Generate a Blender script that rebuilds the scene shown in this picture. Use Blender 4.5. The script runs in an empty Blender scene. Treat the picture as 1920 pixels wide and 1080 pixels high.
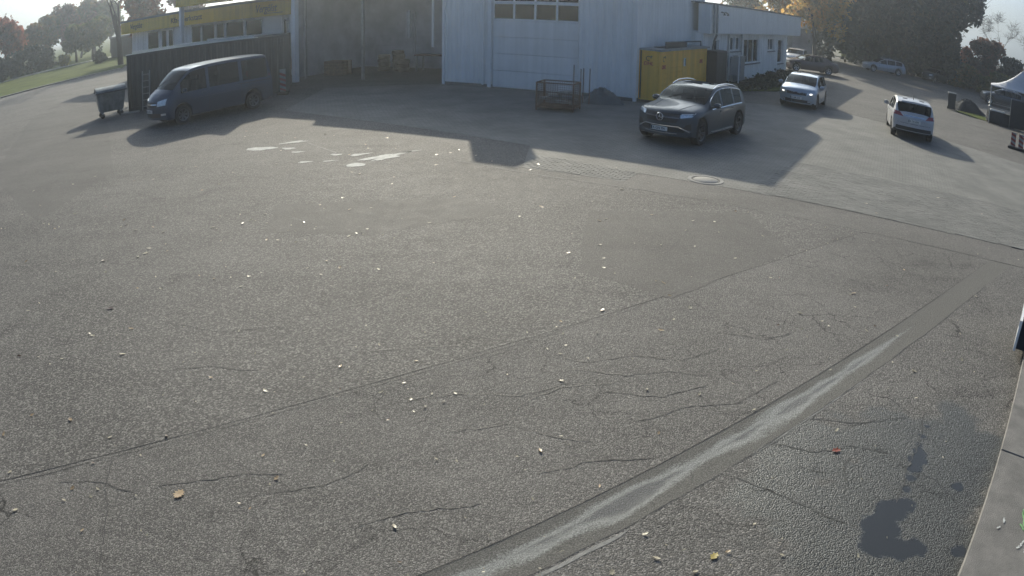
import bpy, bmesh, math, random
import numpy as np
from mathutils import Vector, Matrix
from mathutils.bvhtree import BVHTree

sc = bpy.context.scene
col = sc.collection
rad = math.radians

# ------------------------------------------------------------------ camera
CAM_H = 3.8133
PITCH, ROLL = 0.3921, 0.014          # looking down, slight roll
FPX, K3 = 1.4137, 0.0674             # wide security-camera lens with barrel distortion
cam = bpy.data.cameras.new('camera')
cam.type = 'PANO'
cam.panorama_type = 'FISHEYE_LENS_POLYNOMIAL'
cam.sensor_fit = 'HORIZONTAL'
cam.sensor_width = 36.0
_m = 1920 / 36.0 / 1000.0
cam.fisheye_polynomial_k0 = 0.0
cam.fisheye_polynomial_k1 = -_m / FPX
cam.fisheye_polynomial_k2 = 0.0
cam.fisheye_polynomial_k3 = -_m ** 3 * K3 / FPX
cam.fisheye_polynomial_k4 = 0.0
cam.fisheye_fov = rad(170)
cam.clip_start = 0.05
cam.clip_end = 3000
cam_ob = bpy.data.objects.new('camera', cam)
col.objects.link(cam_ob)


def _cam_axis(d):
    c, s = math.cos(ROLL), math.sin(ROLL)
    d = (c * d[0] - s * d[1], s * d[0] + c * d[1], d[2])
    cp, sp = math.cos(PITCH), math.sin(PITCH)
    return Vector((d[0], cp * d[2] + sp * d[1], -sp * d[2] + cp * d[1]))


_r, _u, _f = _cam_axis((1, 0, 0)), _cam_axis((0, 1, 0)), _cam_axis((0, 0, 1))
cam_ob.matrix_world = Matrix(((_r.x, _u.x, -_f.x, 0), (_r.y, _u.y, -_f.y, 0),
                              (_r.z, _u.z, -_f.z, CAM_H), (0, 0, 0, 1)))
sc.camera = cam_ob

# ------------------------------------------------------------------ sky, sun, exposure
SUN_EL, SUN_AZ = rad(24.0), rad(-5.7)     # azimuth from +Y towards +X
world = bpy.data.worlds.new('World')
sc.world = world
world.use_nodes = True
wn = world.node_tree.nodes
wl = world.node_tree.links
wn.clear()
sky = wn.new('ShaderNodeTexSky')
sky.sky_type = 'NISHITA'
sky.sun_disc = False
sky.sun_elevation = SUN_EL
sky.sun_rotation = SUN_AZ
sky.altitude = 300
sky.air_density = 0.6
sky.dust_density = 6.0
sky.ozone_density = 4.0
bg = wn.new('ShaderNodeBackground')
bg.inputs['Strength'].default_value = 0.094
wo = wn.new('ShaderNodeOutputWorld')
wb = wn.new('ShaderNodeMix'); wb.data_type = 'RGBA'; wb.blend_type = 'MULTIPLY'   # camera white balance
wb.inputs[0].default_value = 1.0
wb.inputs[7].default_value = (0.94, 1.03, 1.0, 1)
wl.new(sky.outputs[0], wb.inputs[6])
wl.new(wb.outputs[2], bg.inputs[0])
wl.new(bg.outputs[0], wo.inputs[0])
sun = bpy.data.lights.new('sun', 'SUN')
sun.energy = 2.9
sun.angle = rad(0.53)
sun.color = (1.0, 0.92, 0.74)
sun_ob = bpy.data.objects.new('sun', sun)
col.objects.link(sun_ob)
_s = Vector((math.sin(SUN_AZ) * math.cos(SUN_EL), math.cos(SUN_AZ) * math.cos(SUN_EL), math.sin(SUN_EL)))
sun_ob.rotation_euler = (-_s).to_track_quat('-Z', 'Y').to_euler()
sun_ob.location = (0, 0, 60)
sc.view_settings.view_transform = 'Standard'
sc.view_settings.look = 'None'
sc.view_settings.gamma = 1.0
sc.view_settings.exposure = 0.85
sc.view_settings.use_curve_mapping = False
sc.render.engine = 'CYCLES'
sc.cycles.max_bounces = 8
sc.cycles.transparent_max_bounces = 16
sc.cycles.use_denoising = True
sc.cycles.sample_clamp_indirect = 6.0
sc.cycles.volume_bounces = 0
sc.cycles.volume_step_rate = 4.0
sc.cycles.volume_max_steps = 32
random.seed(7)

# ------------------------------------------------------------------ helpers
def tag(o, label=None, cat=None, group=None, kind=None):
    if label: o['label'] = label
    if cat: o['category'] = cat
    if group: o['group'] = group
    if kind: o['kind'] = kind
    return o


def empty(name, loc=(0, 0, 0), rz=0.0, label=None, cat=None, group=None):
    o = bpy.data.objects.new(name, None)
    o.empty_display_size = 0.2
    o.location = loc
    o.rotation_euler = (0, 0, rz)
    col.objects.link(o)
    return tag(o, label, cat, group)


def link(name, me, m=None, parent=None, loc=None, rz=None):
    o = bpy.data.objects.new(name, me)
    col.objects.link(o)
    if m is not None and len(me.materials) == 0:
        me.materials.append(m)
    if parent is not None:
        o.parent = parent
    if loc is not None:
        o.location = loc
    if rz is not None:
        o.rotation_euler = (0, 0, rz)
    return o


def copy_tree(o, parent=None):
    c = o.copy()
    col.objects.link(c)
    c.parent = parent
    for ch in list(o.children):
        copy_tree(ch, c)
    return c


class MB:
    """collects shapes for ONE mesh object"""
    def __init__(self):
        self.v, self.f = [], []

    def add(self, vs, fs):
        n = len(self.v)
        self.v += [tuple(p) for p in vs]
        self.f += [tuple(i + n for i in f) for f in fs]
        return self

    def box(self, c, s, rz=0.0, M=None):
        x, y, z = s[0] / 2, s[1] / 2, s[2] / 2
        vs = [Vector((i * x, j * y, k * z)) for k in (-1, 1) for j in (-1, 1) for i in (-1, 1)]
        if M is not None:
            vs = [M @ p for p in vs]
        elif rz:
            m = Matrix.Rotation(rz, 3, 'Z')
            vs = [m @ p for p in vs]
        c = Vector(c)
        vs = [p + c for p in vs]
        return self.add(vs, [(0, 2, 3, 1), (4, 5, 7, 6), (0, 1, 5, 4), (2, 6, 7, 3), (0, 4, 6, 2), (1, 3, 7, 5)])

    def span(self, x0, x1, y0, y1, z0, z1):
        return self.box(((x0 + x1) / 2, (y0 + y1) / 2, (z0 + z1) / 2), (abs(x1 - x0), abs(y1 - y0), abs(z1 - z0)))

    def prism(self, pts, z0, z1):
        n = len(pts)
        vs = [(p[0], p[1], z0) for p in pts] + [(p[0], p[1], z1) for p in pts]
        fs = [tuple(range(n - 1, -1, -1)), tuple(range(n, 2 * n))]
        fs += [(i, (i + 1) % n, n + (i + 1) % n, n + i) for i in range(n)]
        return self.add(vs, fs)

    def sheet(self, pts, z):
        return self.add([(p[0], p[1], z) for p in pts], [tuple(range(len(pts)))])

    def ribbon(self, pts, w, z):
        vs, fs = [], []
        for i, p in enumerate(pts):
            a = Vector(pts[max(i - 1, 0)][:2]); b = Vector(pts[min(i + 1, len(pts) - 1)][:2])
            d = (b - a).normalized(); n = Vector((-d.y, d.x))
            ww = w[i] if isinstance(w, (list, tuple)) else w
            q = Vector(p[:2])
            vs += [(*(q + n * ww / 2), z), (*(q - n * ww / 2), z)]
        for i in range(len(pts) - 1):
            fs.append((2 * i, 2 * i + 1, 2 * i + 3, 2 * i + 2))
        return self.add(vs, fs)

    def tube(self, pts, r, seg=8, cap=True):
        pts = [Vector(p) for p in pts]
        rs = r if isinstance(r, (list, tuple)) else [r] * len(pts)
        vs, fs = [], []
        ref = None
        for i, p in enumerate(pts):
            d = (pts[min(i + 1, len(pts) - 1)] - pts[max(i - 1, 0)])
            d = d.normalized() if d.length > 1e-9 else Vector((0, 0, 1))
            if ref is None:
                ref = Vector((1, 0, 0)) if abs(d.x) < .8 else Vector((0, 1, 0))
            a = d.cross(ref)
            if a.length < 1e-4:
                a = d.cross(Vector((0, 1, .3)))
            a.normalize()
            b = d.cross(a); ref = -b.cross(d) if False else ref
            for k in range(seg):
                t = 2 * math.pi * k / seg
                vs.append(p + (a * math.cos(t) + b * math.sin(t)) * rs[i])
        for i in range(len(pts) - 1):
            for k in range(seg):
                k2 = (k + 1) % seg
                fs.append((i * seg + k, i * seg + k2, (i + 1) * seg + k2, (i + 1) * seg + k))
        if cap:
            fs.append(tuple(range(seg - 1, -1, -1)))
            n = (len(pts) - 1) * seg
            fs.append(tuple(range(n, n + seg)))
        return self.add(vs, fs)

    def lathe(self, prof, seg=20, axis='Z', c=(0, 0, 0), ang=2 * math.pi):
        vs, fs = [], []
        n = len(prof)
        for k in range(seg):
            t = ang * k / seg
            for r, h in prof:
                p = (r * math.cos(t), r * math.sin(t), h)
                if axis == 'Y':
                    p = (p[0], p[2], p[1])
                elif axis == 'X':
                    p = (p[2], p[0], p[1])
                vs.append((p[0] + c[0], p[1] + c[1], p[2] + c[2]))
        for k in range(seg):
            k2 = (k + 1) % seg
            for i in range(n - 1):
                fs.append((k * n + i, k2 * n + i, k2 * n + i + 1, k * n + i + 1))
        return self.add(vs, fs)

    def mesh(self, name, smooth=None, bevel=0.0, fix=True):
        me = bpy.data.meshes.new(name)
        me.from_pydata(self.v, [], self.f)
        if fix or bevel:
            bm = bmesh.new(); bm.from_mesh(me)
            if fix:
                bmesh.ops.recalc_face_normals(bm, faces=bm.faces)
            if bevel:
                es = [e for e in bm.edges if len(e.link_faces) == 2 and e.calc_face_angle(0) > 0.6]
                bmesh.ops.bevel(bm, geom=es, offset=bevel, segments=1, affect='EDGES', profile=.6)
            bm.to_mesh(me); bm.free()
        if smooth is not None:
            me.shade_smooth() if hasattr(me, 'shade_smooth') else None
            me.set_sharp_from_angle(angle=rad(smooth))
        me.update()
        return me

    def build(self, name, m, parent=None, smooth=None, bevel=0.0, loc=None, rz=None, fix=True):
        return link(name, self.mesh(name, smooth, bevel, fix), m, parent, loc, rz)


# ------------------------------------------------------------------ materials
def new_mat(name):
    m = bpy.data.materials.new(name)
    m.use_nodes = True
    nt = m.node_tree
    b = nt.nodes['Principled BSDF']
    return m, nt, b


def N(nt, t, **kw):
    n = nt.nodes.new(t)
    for k, v in kw.items():
        setattr(n, k, v)
    return n


def ramp(nt, src, stops):
    r = N(nt, 'ShaderNodeValToRGB')
    e = r.color_ramp.elements
    while len(e) < len(stops):
        e.new(0.5)
    for i, (p, c) in enumerate(stops):
        e[i].position = p
        e[i].color = (*c, 1) if len(c) == 3 else c
    nt.links.new(src, r.inputs[0])
    return r


def pm(name, c, rough=0.6, metal=0.0, var=0.12, scale=3.0, bump=0.0, bscale=60.0, coat=0.0, spec=0.5, fine=0.0, space='Object', streak=0.0):
    """principled paint with mottled colour and fine relief"""
    m, nt, b = new_mat(name)
    tc = N(nt, 'ShaderNodeTexCoord')
    b.inputs['Metallic'].default_value = metal
    b.inputs['Roughness'].default_value = rough
    b.inputs['Specular IOR Level'].default_value = spec
    if coat:
        b.inputs['Coat Weight'].default_value = coat
        b.inputs['Coat Roughness'].default_value = 0.04
    n1 = N(nt, 'ShaderNodeTexNoise'); n1.inputs['Scale'].default_value = scale; n1.inputs['Detail'].default_value = 6
    n1.inputs['Roughness'].default_value = 0.65
    nt.links.new(tc.outputs[space], n1.inputs['Vector'])
    lo = tuple(max(0, x * (1 - var)) for x in c); hi = tuple(min(1, x * (1 + var)) for x in c)
    r = ramp(nt, n1.outputs[0], [(0.3, lo), (0.7, hi)])
    cout = r.outputs[0]
    if streak:
        mp = N(nt, 'ShaderNodeMapping'); mp.inputs['Scale'].default_value = (5, 5, .22); nt.links.new(tc.outputs[space], mp.inputs[0])
        ns = N(nt, 'ShaderNodeTexNoise'); ns.inputs['Scale'].default_value = 1.0; ns.inputs['Detail'].default_value = 7
        nt.links.new(mp.outputs[0], ns.inputs['Vector'])
        rs = ramp(nt, ns.outputs[0], [(.32, (1 - streak, 1 - streak, 1 - streak * 1.15)), (.62, (1, 1, 1))])
        mx = N(nt, 'ShaderNodeMix', data_type='RGBA'); mx.blend_type = 'MULTIPLY'; mx.inputs['Factor'].default_value = 1
        nt.links.new(cout, mx.inputs[6]); nt.links.new(rs.outputs[0], mx.inputs[7]); cout = mx.outputs[2]
    nt.links.new(cout, b.inputs['Base Color'])
    rr = N(nt, 'ShaderNodeMapRange'); rr.inputs['To Min'].default_value = max(0.02, rough - 0.08); rr.inputs['To Max'].default_value = min(1, rough + 0.08)
    nt.links.new(n1.outputs[0], rr.inputs['Value']); nt.links.new(rr.outputs[0], b.inputs['Roughness'])
    if bump:
        n2 = N(nt, 'ShaderNodeTexNoise'); n2.inputs['Scale'].default_value = bscale; n2.inputs['Detail'].default_value = 4
        nt.links.new(tc.outputs[space], n2.inputs['Vector'])
        bp = N(nt, 'ShaderNodeBump'); bp.inputs['Strength'].default_value = bump; bp.inputs['Distance'].default_value = 0.01
        nt.links.new(n2.outputs[0], bp.inputs['Height']); nt.links.new(bp.outputs[0], b.inputs['Normal'])
    return m


def asphalt(name, base, grain=1.0, bump=0.5, patch=0.25, spec=0.5, rough=0.82, wet=None, pool=None, cracks=0.0, gs=1.0, tint=(1.07, 1.0, 0.905)):
    """old asphalt: binder and stone colour, blotches, aggregate relief; wet = (list of (x, y, radius)) film of water"""
    m, nt, b = new_mat(name)
    L = nt.links
    tc = N(nt, 'ShaderNodeTexCoord'); co = tc.outputs['Object']
    big = N(nt, 'ShaderNodeTexNoise'); big.inputs['Scale'].default_value = 0.35; big.inputs['Detail'].default_value = 7; big.inputs['Roughness'].default_value = 0.6
    L.new(co, big.inputs['Vector'])
    mid = N(nt, 'ShaderNodeTexNoise'); mid.inputs['Scale'].default_value = 3.1; mid.inputs['Detail'].default_value = 5
    L.new(co, mid.inputs['Vector'])
    vor = N(nt, 'ShaderNodeTexVoronoi'); vor.inputs['Scale'].default_value = 85.0 * gs
    L.new(co, vor.inputs['Vector'])
    fin = N(nt, 'ShaderNodeTexNoise'); fin.inputs['Scale'].default_value = 95.0 * gs; fin.inputs['Detail'].default_value = 3; fin.inputs['Roughness'].default_value = .7
    L.new(co, fin.inputs['Vector'])
    # tone = base * (1 + patch*(big-.5)*2 + .5 patch*(mid-.5)*2 + grain*(cell-.5))
    sep = N(nt, 'ShaderNodeSeparateColor'); L.new(vor.outputs['Color'], sep.inputs[0])

    def math_(op, a, bb, c=None):
        n = N(nt, 'ShaderNodeMath', operation=op)
        for i, x in enumerate((a, bb, c)):
            if x is None: continue
            if isinstance(x, (int, float)): n.inputs[i].default_value = x
            else: L.new(x, n.inputs[i])
        return n.outputs[0]
    t = math_('MULTIPLY_ADD', big.outputs[0], 4 * patch, 1 - 2 * patch)
    t = math_('ADD', t, math_('MULTIPLY_ADD', mid.outputs[0], 1.6 * patch, -0.8 * patch))
    mp = N(nt, 'ShaderNodeMapping'); mp.inputs['Rotation'].default_value = (0, 0, -.75); mp.inputs['Scale'].default_value = (.22, 1.5, 1)
    L.new(co, mp.inputs[0])
    trk = N(nt, 'ShaderNodeTexNoise'); trk.inputs['Scale'].default_value = 1.0; trk.inputs['Detail'].default_value = 5; trk.inputs['Distortion'].default_value = 1.2
    L.new(mp.outputs[0], trk.inputs['Vector'])
    t = math_('ADD', t, math_('MULTIPLY_ADD', trk.outputs[0], 1.8 * patch, -0.9 * patch))
    stn = N(nt, 'ShaderNodeTexNoise'); stn.inputs['Scale'].default_value = 0.9; stn.inputs['Detail'].default_value = 8; stn.inputs['Distortion'].default_value = .6
    L.new(co, stn.inputs['Vector'])
    st_ = N(nt, 'ShaderNodeMapRange'); st_.interpolation_type = 'SMOOTHSTEP'; st_.inputs['From Min'].default_value = .60; st_.inputs['From Max'].default_value = .72
    L.new(stn.outputs[0], st_.inputs['Value'])
    t = math_('ADD', t, math_('MULTIPLY', st_.outputs[0], -0.22))
    g = math_('MULTIPLY_ADD', math_('POWER', sep.outputs[0], 3.0), 1.5 * grain, -0.32 * grain)
    g2 = math_('MULTIPLY_ADD', fin.outputs[0], 1.6 * grain, -0.8 * grain)
    t = math_('MAXIMUM', math_('ADD', math_('ADD', t, g), g2), 0.22)
    if cracks:
        wpn = N(nt, 'ShaderNodeTexNoise'); wpn.inputs['Scale'].default_value = 2.6; wpn.inputs['Detail'].default_value = 6; wpn.inputs['Roughness'].default_value = .6
        L.new(co, wpn.inputs['Vector'])
        vm = N(nt, 'ShaderNodeVectorMath', operation='MULTIPLY_ADD'); L.new(wpn.outputs['Color'], vm.inputs[0]); vm.inputs[1].default_value = (.55, .55, .55); L.new(co, vm.inputs[2])
        fl = N(nt, 'ShaderNodeVectorMath', operation='MULTIPLY'); L.new(vm.outputs[0], fl.inputs[0]); fl.inputs[1].default_value = (1, 1, 0)
        ve = N(nt, 'ShaderNodeTexVoronoi'); ve.feature = 'DISTANCE_TO_EDGE'; ve.inputs['Scale'].default_value = 1.5
        L.new(fl.outputs[0], ve.inputs['Vector'])
        e1 = N(nt, 'ShaderNodeMapRange'); e1.interpolation_type = 'SMOOTHSTEP'; e1.inputs['From Min'].default_value = .004; e1.inputs['From Max'].default_value = .016; e1.inputs['To Min'].default_value = 1; e1.inputs['To Max'].default_value = 0
        L.new(ve.outputs['Distance'], e1.inputs['Value'])
        mk = N(nt, 'ShaderNodeTexNoise'); mk.inputs['Scale'].default_value = .9; mk.inputs['Detail'].default_value = 3
        L.new(co, mk.inputs['Vector'])
        m1 = N(nt, 'ShaderNodeMapRange'); m1.interpolation_type = 'SMOOTHSTEP'; m1.inputs['From Min'].default_value = .46; m1.inputs['From Max'].default_value = .62
        L.new(mk.outputs[0], m1.inputs['Value'])
        crk = math_('MULTIPLY', math_('MULTIPLY', e1.outputs[0], m1.outputs[0]), cracks)
        t = math_('MULTIPLY', t, math_('MULTIPLY_ADD', crk, -.72, 1.0))
    comb = N(nt, 'ShaderNodeCombineColor')
    for i in range(3):
        L.new(math_('MULTIPLY', t, base * tint[i]), comb.inputs[i])
    colr = comb.outputs[0]
    rgh = math_('MULTIPLY_ADD', mid.outputs[0], 0.16, rough - 0.08)
    bstr = None
    if wet:
        acc = None
        pos = N(nt, 'ShaderNodeNewGeometry')
        for (wx, wy, wr) in wet:
            d = N(nt, 'ShaderNodeVectorMath', operation='DISTANCE')
            L.new(pos.outputs['Position'], d.inputs[0]); d.inputs[1].default_value = (wx, wy, 0)
            q = math_('SUBTRACT', 1.0, math_('DIVIDE', d.outputs['Value'], wr))
            acc = q if acc is None else math_('MAXIMUM', acc, q)
        wn_ = N(nt, 'ShaderNodeTexNoise'); wn_.inputs['Scale'].default_value = 2.3; wn_.inputs['Detail'].default_value = 6
        L.new(co, wn_.inputs['Vector'])
        k = math_('ADD', acc, math_('MULTIPLY_ADD', wn_.outputs[0], 1.7, -0.85))
        ms = N(nt, 'ShaderNodeMapRange'); ms.interpolation_type = 'SMOOTHSTEP'
        ms.inputs['From Min'].default_value = 0.05; ms.inputs['From Max'].default_value = 0.35
        L.new(k, ms.inputs['Value'])
        w = ms.outputs[0]
        dk = N(nt, 'ShaderNodeMix', data_type='RGBA'); dk.blend_type = 'MULTIPLY'
        L.new(w, dk.inputs['Factor']); L.new(colr, dk.inputs[6]); dk.inputs[7].default_value = (0.42, 0.46, 0.48, 1)
        colr = dk.outputs[2]
        rgh = math_('MULTIPLY_ADD', w, -0.36, rgh)
    bump_in = None
    if pool:
        acc = None
        pos = N(nt, 'ShaderNodeNewGeometry')
        for (wx, wy, wr) in pool:
            d = N(nt, 'ShaderNodeVectorMath', operation='DISTANCE')
            L.new(pos.outputs['Position'], d.inputs[0]); d.inputs[1].default_value = (wx, wy, 0)
            q = math_('SUBTRACT', wr, d.outputs['Value'])
            acc = q if acc is None else math_('SMOOTH_MAX', acc, q, .04)
        pn = N(nt, 'ShaderNodeTexNoise'); pn.inputs['Scale'].default_value = 9; pn.inputs['Detail'].default_value = 8; pn.inputs['Roughness'].default_value = .7
        L.new(co, pn.inputs['Vector'])
        k2 = math_('ADD', acc, math_('MULTIPLY_ADD', pn.outputs[0], .20, -.08))
        k2 = math_('ADD', k2, math_('MULTIPLY_ADD', fin.outputs[0], .05, -.025))
        mr = N(nt, 'ShaderNodeMapRange'); mr.interpolation_type = 'SMOOTHSTEP'; mr.inputs['From Min'].default_value = -.03; mr.inputs['From Max'].default_value = .03
        L.new(k2, mr.inputs['Value'])
        pl = mr.outputs[0]
        dk = N(nt, 'ShaderNodeMix', data_type='RGBA')
        L.new(pl, dk.inputs['Factor']); L.new(colr, dk.inputs[6]); dk.inputs[7].default_value = (0.040, 0.042, 0.043, 1)
        colr = dk.outputs[2]
        rgh = math_('MULTIPLY', rgh, math_('MULTIPLY_ADD', pl, -.9, 1.0))
        bump_in = math_('MULTIPLY', bump, math_('MULTIPLY_ADD', pl, -.97, 1.0))
    L.new(colr, b.inputs['Base Color'])
    L.new(rgh, b.inputs['Roughness'])
    b.inputs['Specular IOR Level'].default_value = spec
    hsum = math_('ADD', math_('MULTIPLY', vor.outputs['Distance'], -1.0), math_('MULTIPLY', fin.outputs[0], 1.1))
    mid2 = N(nt, 'ShaderNodeTexNoise'); mid2.inputs['Scale'].default_value = 28 * gs; mid2.inputs['Detail'].default_value = 4
    L.new(co, mid2.inputs['Vector'])
    hsum = math_('ADD', hsum, math_('MULTIPLY', mid2.outputs[0], 1.0))
    bp = N(nt, 'ShaderNodeBump'); bp.inputs['Strength'].default_value = bump; bp.inputs['Distance'].default_value = 0.008
    if bump_in is not None: L.new(bump_in, bp.inputs['Strength'])
    L.new(hsum, bp.inputs['Height']); L.new(bp.outputs[0], b.inputs['Normal'])
    return m


def glass_mat(name, tint=(0.12, 0.14, 0.15), base=0.06, gloss=(.9, .95, 1)):
    m, nt, b = new_mat(name)
    nt.nodes.remove(b)
    out = nt.nodes['Material Output']
    tr = N(nt, 'ShaderNodeBsdfTransparent'); tr.inputs[0].default_value = (*tint, 1)
    gl = N(nt, 'ShaderNodeBsdfGlossy'); gl.inputs['Roughness'].default_value = 0.03; gl.inputs[0].default_value = (*gloss, 1)
    fr = N(nt, 'ShaderNodeFresnel'); fr.inputs[0].default_value = 1.52
    ad = N(nt, 'ShaderNodeMath', operation='ADD'); ad.inputs[1].default_value = base; ad.use_clamp = True
    nt.links.new(fr.outputs[0], ad.inputs[0])
    mx = N(nt, 'ShaderNodeMixShader')
    nt.links.new(ad.outputs[0], mx.inputs[0]); nt.links.new(tr.outputs[0], mx.inputs[1]); nt.links.new(gl.outputs[0], mx.inputs[2])
    nt.links.new(mx.outputs[0], out.inputs[0])
    return m


def leaf_mat(name, cols, trans=0.35, rough=0.6):
    """foliage: every leaf clump its own tone, part of the light passes through"""
    m, nt, b = new_mat(name)
    geo = N(nt, 'ShaderNodeNewGeometry')
    stops = [(i / max(1, len(cols) - 1), c) for i, c in enumerate(cols)]
    r = ramp(nt, geo.outputs['Random Per Island'], stops)
    nz = N(nt, 'ShaderNodeTexNoise'); nz.inputs['Scale'].default_value = .55; nz.inputs['Detail'].default_value = 3
    nt.links.new(geo.outputs['Position'], nz.inputs['Vector'])
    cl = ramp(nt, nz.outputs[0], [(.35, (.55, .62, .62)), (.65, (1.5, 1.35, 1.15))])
    mxc = N(nt, 'ShaderNodeMix', data_type='RGBA'); mxc.blend_type = 'MULTIPLY'; mxc.inputs['Factor'].default_value = 1
    nt.links.new(r.outputs[0], mxc.inputs[6]); nt.links.new(cl.outputs[0], mxc.inputs[7])
    leafc = mxc.outputs[2]
    nt.links.new(leafc, b.inputs['Base Color'])
    b.inputs['Roughness'].default_value = rough
    b.inputs['Specular IOR Level'].default_value = 0.3
    tl = N(nt, 'ShaderNodeBsdfTranslucent')
    nt.links.new(leafc, tl.inputs[0])
    mx = N(nt, 'ShaderNodeMixShader'); mx.inputs[0].default_value = trans
    nt.links.new(b.outputs[0], mx.inputs[1]); nt.links.new(tl.outputs[0], mx.inputs[2])
    nt.links.new(mx.outputs[0], nt.nodes['Material Output'].inputs[0])
    return m


M = {}
M['asphalt_far'] = asphalt('asphalt_smooth', 0.105, spec=.28, grain=1.05, bump=0.5, patch=0.26, gs=0.62)
M['asphalt_near'] = asphalt('asphalt_coarse', 0.121, cracks=1.0, spec=.28, grain=1.0, bump=0.6, patch=0.26, gs=1.05)
M['asphalt_apron'] = asphalt('asphalt_apron', 0.116, cracks=1.0, spec=.35, grain=1.0, bump=0.75, patch=0.25, gs=0.85,
                             wet=[(3.1, 4.1, 1.25), (2.3, 4.75, .55), (3.9, 4.9, 1.3), (4.6, 5.2, .9), (2.9, 5.3, .75), (3.4, 3.6, 1.0), (3.2, 4.1, .8)],
                             pool=[(2.95, 3.90, .13), (3.10, 4.10, .17), (3.30, 4.30, .14), (3.48, 4.36, .09), (3.15, 3.80, .12), (3.33, 3.78, .09), (3.60, 4.58, .02), (3.72, 4.74, .03), (3.84, 4.88, .06), (3.94, 5.0, .08), (4.03, 5.12, .06), (4.1, 5.26, .02), (4.22, 5.42, .02), (4.36, 5.58, .0), (4.2, 4.5, .05), (3.75, 3.62, .06)])
M['asphalt_patch'] = asphalt('asphalt_patch', 0.094, spec=.28, grain=0.6, bump=0.35, patch=0.25, gs=0.9)
M['asphalt_band'] = asphalt('asphalt_band', 0.112, spec=.28, grain=0.7, bump=0.36, patch=0.24, gs=.85)
M['gutter'] = None
M['tar'] = pm('tar_joint', (0.04, 0.038, 0.035), 0.7, var=.4, scale=20, bump=.4)
M['tar_pale'] = pm('mortar_edge', (0.20, 0.195, 0.18), 0.8, var=.3, scale=12, bump=.4)
M['lime'] = pm('dried_lime_spill', (0.42, 0.42, 0.39), 0.8, var=.35, scale=9, bump=.3)
M['concrete'] = pm('concrete', (0.17, 0.16, 0.145), 0.85, var=.3, scale=4, bump=.5, bscale=90)
M['concrete_pale'] = pm('concrete_pale', (0.26, 0.25, 0.23), 0.85, var=.2, scale=2, bump=.3)
M['path'] = pm('path_slabs', (0.48, 0.46, 0.42), 0.85, var=.12, scale=.6)
M['board_grey'] = pm('board_grey', (0.30, 0.29, 0.28), 0.7, var=.3, scale=9)  # board ground colour, a mottled mid grey
M['board_red'] = pm('board_red', (0.26, 0.035, 0.03), 0.6, var=.3, scale=9)
M['paver'] = pm('concrete_block', (0.135, 0.132, 0.122), 0.85, var=.25, scale=1.1, bump=.5, bscale=110, space='Object')
M['grass'] = pm('grass_sheet', (0.085, 0.105, 0.024), 0.95, var=.5, scale=.5, bump=1.0, bscale=25, spec=.05)
M['earth'] = pm('earth', (0.09, 0.085, 0.05), 0.95, var=.4, scale=.3, bump=.6, bscale=5)
M['white'] = pm('white_render', (0.82, 0.82, 0.80), 0.75, var=.08, scale=1.2, bump=.2, bscale=40, streak=.22)
M['sheet'] = pm('pale_sheet_metal', (0.80, 0.80, 0.78), 0.5, var=.07, scale=.8, bump=.05, streak=.1)
M['sheet2'] = pm('pale_panel', (0.77, 0.77, 0.75), 0.5, var=.06, scale=.9, streak=.1)
M['frame_white'] = pm('white_frame', (0.78, 0.78, 0.76), 0.5, var=.05)
M['dark'] = pm('dark_paint', (0.03, 0.033, 0.037), 0.6, var=.3)
M['bay'] = pm('bay_wall', (0.42, 0.43, 0.45), 0.8, var=.3, scale=.7, bump=.2)
M['roof'] = pm('roof_sheet', (0.16, 0.16, 0.165), 0.7, var=.2, scale=.6)
M['yellow'] = pm('signal_yellow', (0.62, 0.43, 0.035), 0.5, var=.08, scale=1.3, streak=.22)
M['yellow_box'] = pm('locker_yellow', (0.93, 0.50, 0.06), 0.5, var=.08, scale=1.3, streak=.22)
M['ink'] = pm('sign_ink', (0.02, 0.02, 0.024), 0.5, var=.1)
M['red_ink'] = pm('sign_red', (0.5, 0.03, 0.03), 0.5, var=.1)
M['container'] = pm('container_paint', (0.028, 0.038, 0.046), 0.55, var=.3, scale=1.1, bump=.1, streak=.22)
M['rim_pale'] = pm('galvanised_edge', (0.50, 0.53, 0.52), 0.38, metal=.6, var=.1)
M['galv'] = pm('galvanised', (0.32, 0.33, 0.33), 0.5, metal=.7, var=.2, scale=5)
M['rust'] = pm('rusty_wire', (0.16, 0.085, 0.055), 0.8, metal=.3, var=.4, scale=8)
M['orange'] = pm('orange_brown_paint', (0.30, 0.13, 0.05), 0.6, var=.2)
M['window'] = glass_mat('window_glass', (0.10, 0.11, 0.12), 0.03, (.55, .68, .8))
M['car_glass'] = glass_mat('car_glass', (0.11, 0.135, 0.14), 0.0, (.5, .54, .56))
M['tyre'] = pm('tyre_rubber', (0.018, 0.018, 0.019), 0.8, var=.3, scale=9)
M['alloy'] = pm('alloy', (0.45, 0.46, 0.48), 0.3, metal=.9, var=.1)
M['alloy_dark'] = pm('alloy_dark', (0.16, 0.16, 0.17), 0.35, metal=.8, var=.1)
M['plastic'] = pm('black_plastic', (0.022, 0.023, 0.025), 0.55, var=.2)
M['interior'] = pm('car_interior', (0.035, 0.036, 0.04), 0.8, var=.2)
M['chrome'] = pm('chrome', (0.8, 0.82, 0.84), 0.1, metal=1.0, var=.03)
M['plate'] = pm('plate_white', (0.7, 0.7, 0.66), 0.4, var=.05)
M['lamp'] = pm('headlamp', (0.62, 0.66, 0.68), 0.08, var=.25, scale=14, coat=1.0, metal=.4)
M['tail'] = pm('tail_lamp', (0.28, 0.012, 0.015), 0.12, var=.2, scale=10, coat=1.0)
M['p_suv'] = pm('paint_graphite', (0.042, 0.062, 0.078), 0.42, metal=.25, var=.05, coat=.3)
M['p_van'] = pm('paint_navy', (0.018, 0.042, 0.080), 0.4, metal=.2, var=.08, coat=.5)
M['p_ice'] = pm('paint_ice_blue', (0.34, 0.41, 0.48), 0.3, metal=.35, var=.05, coat=1.0)
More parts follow.
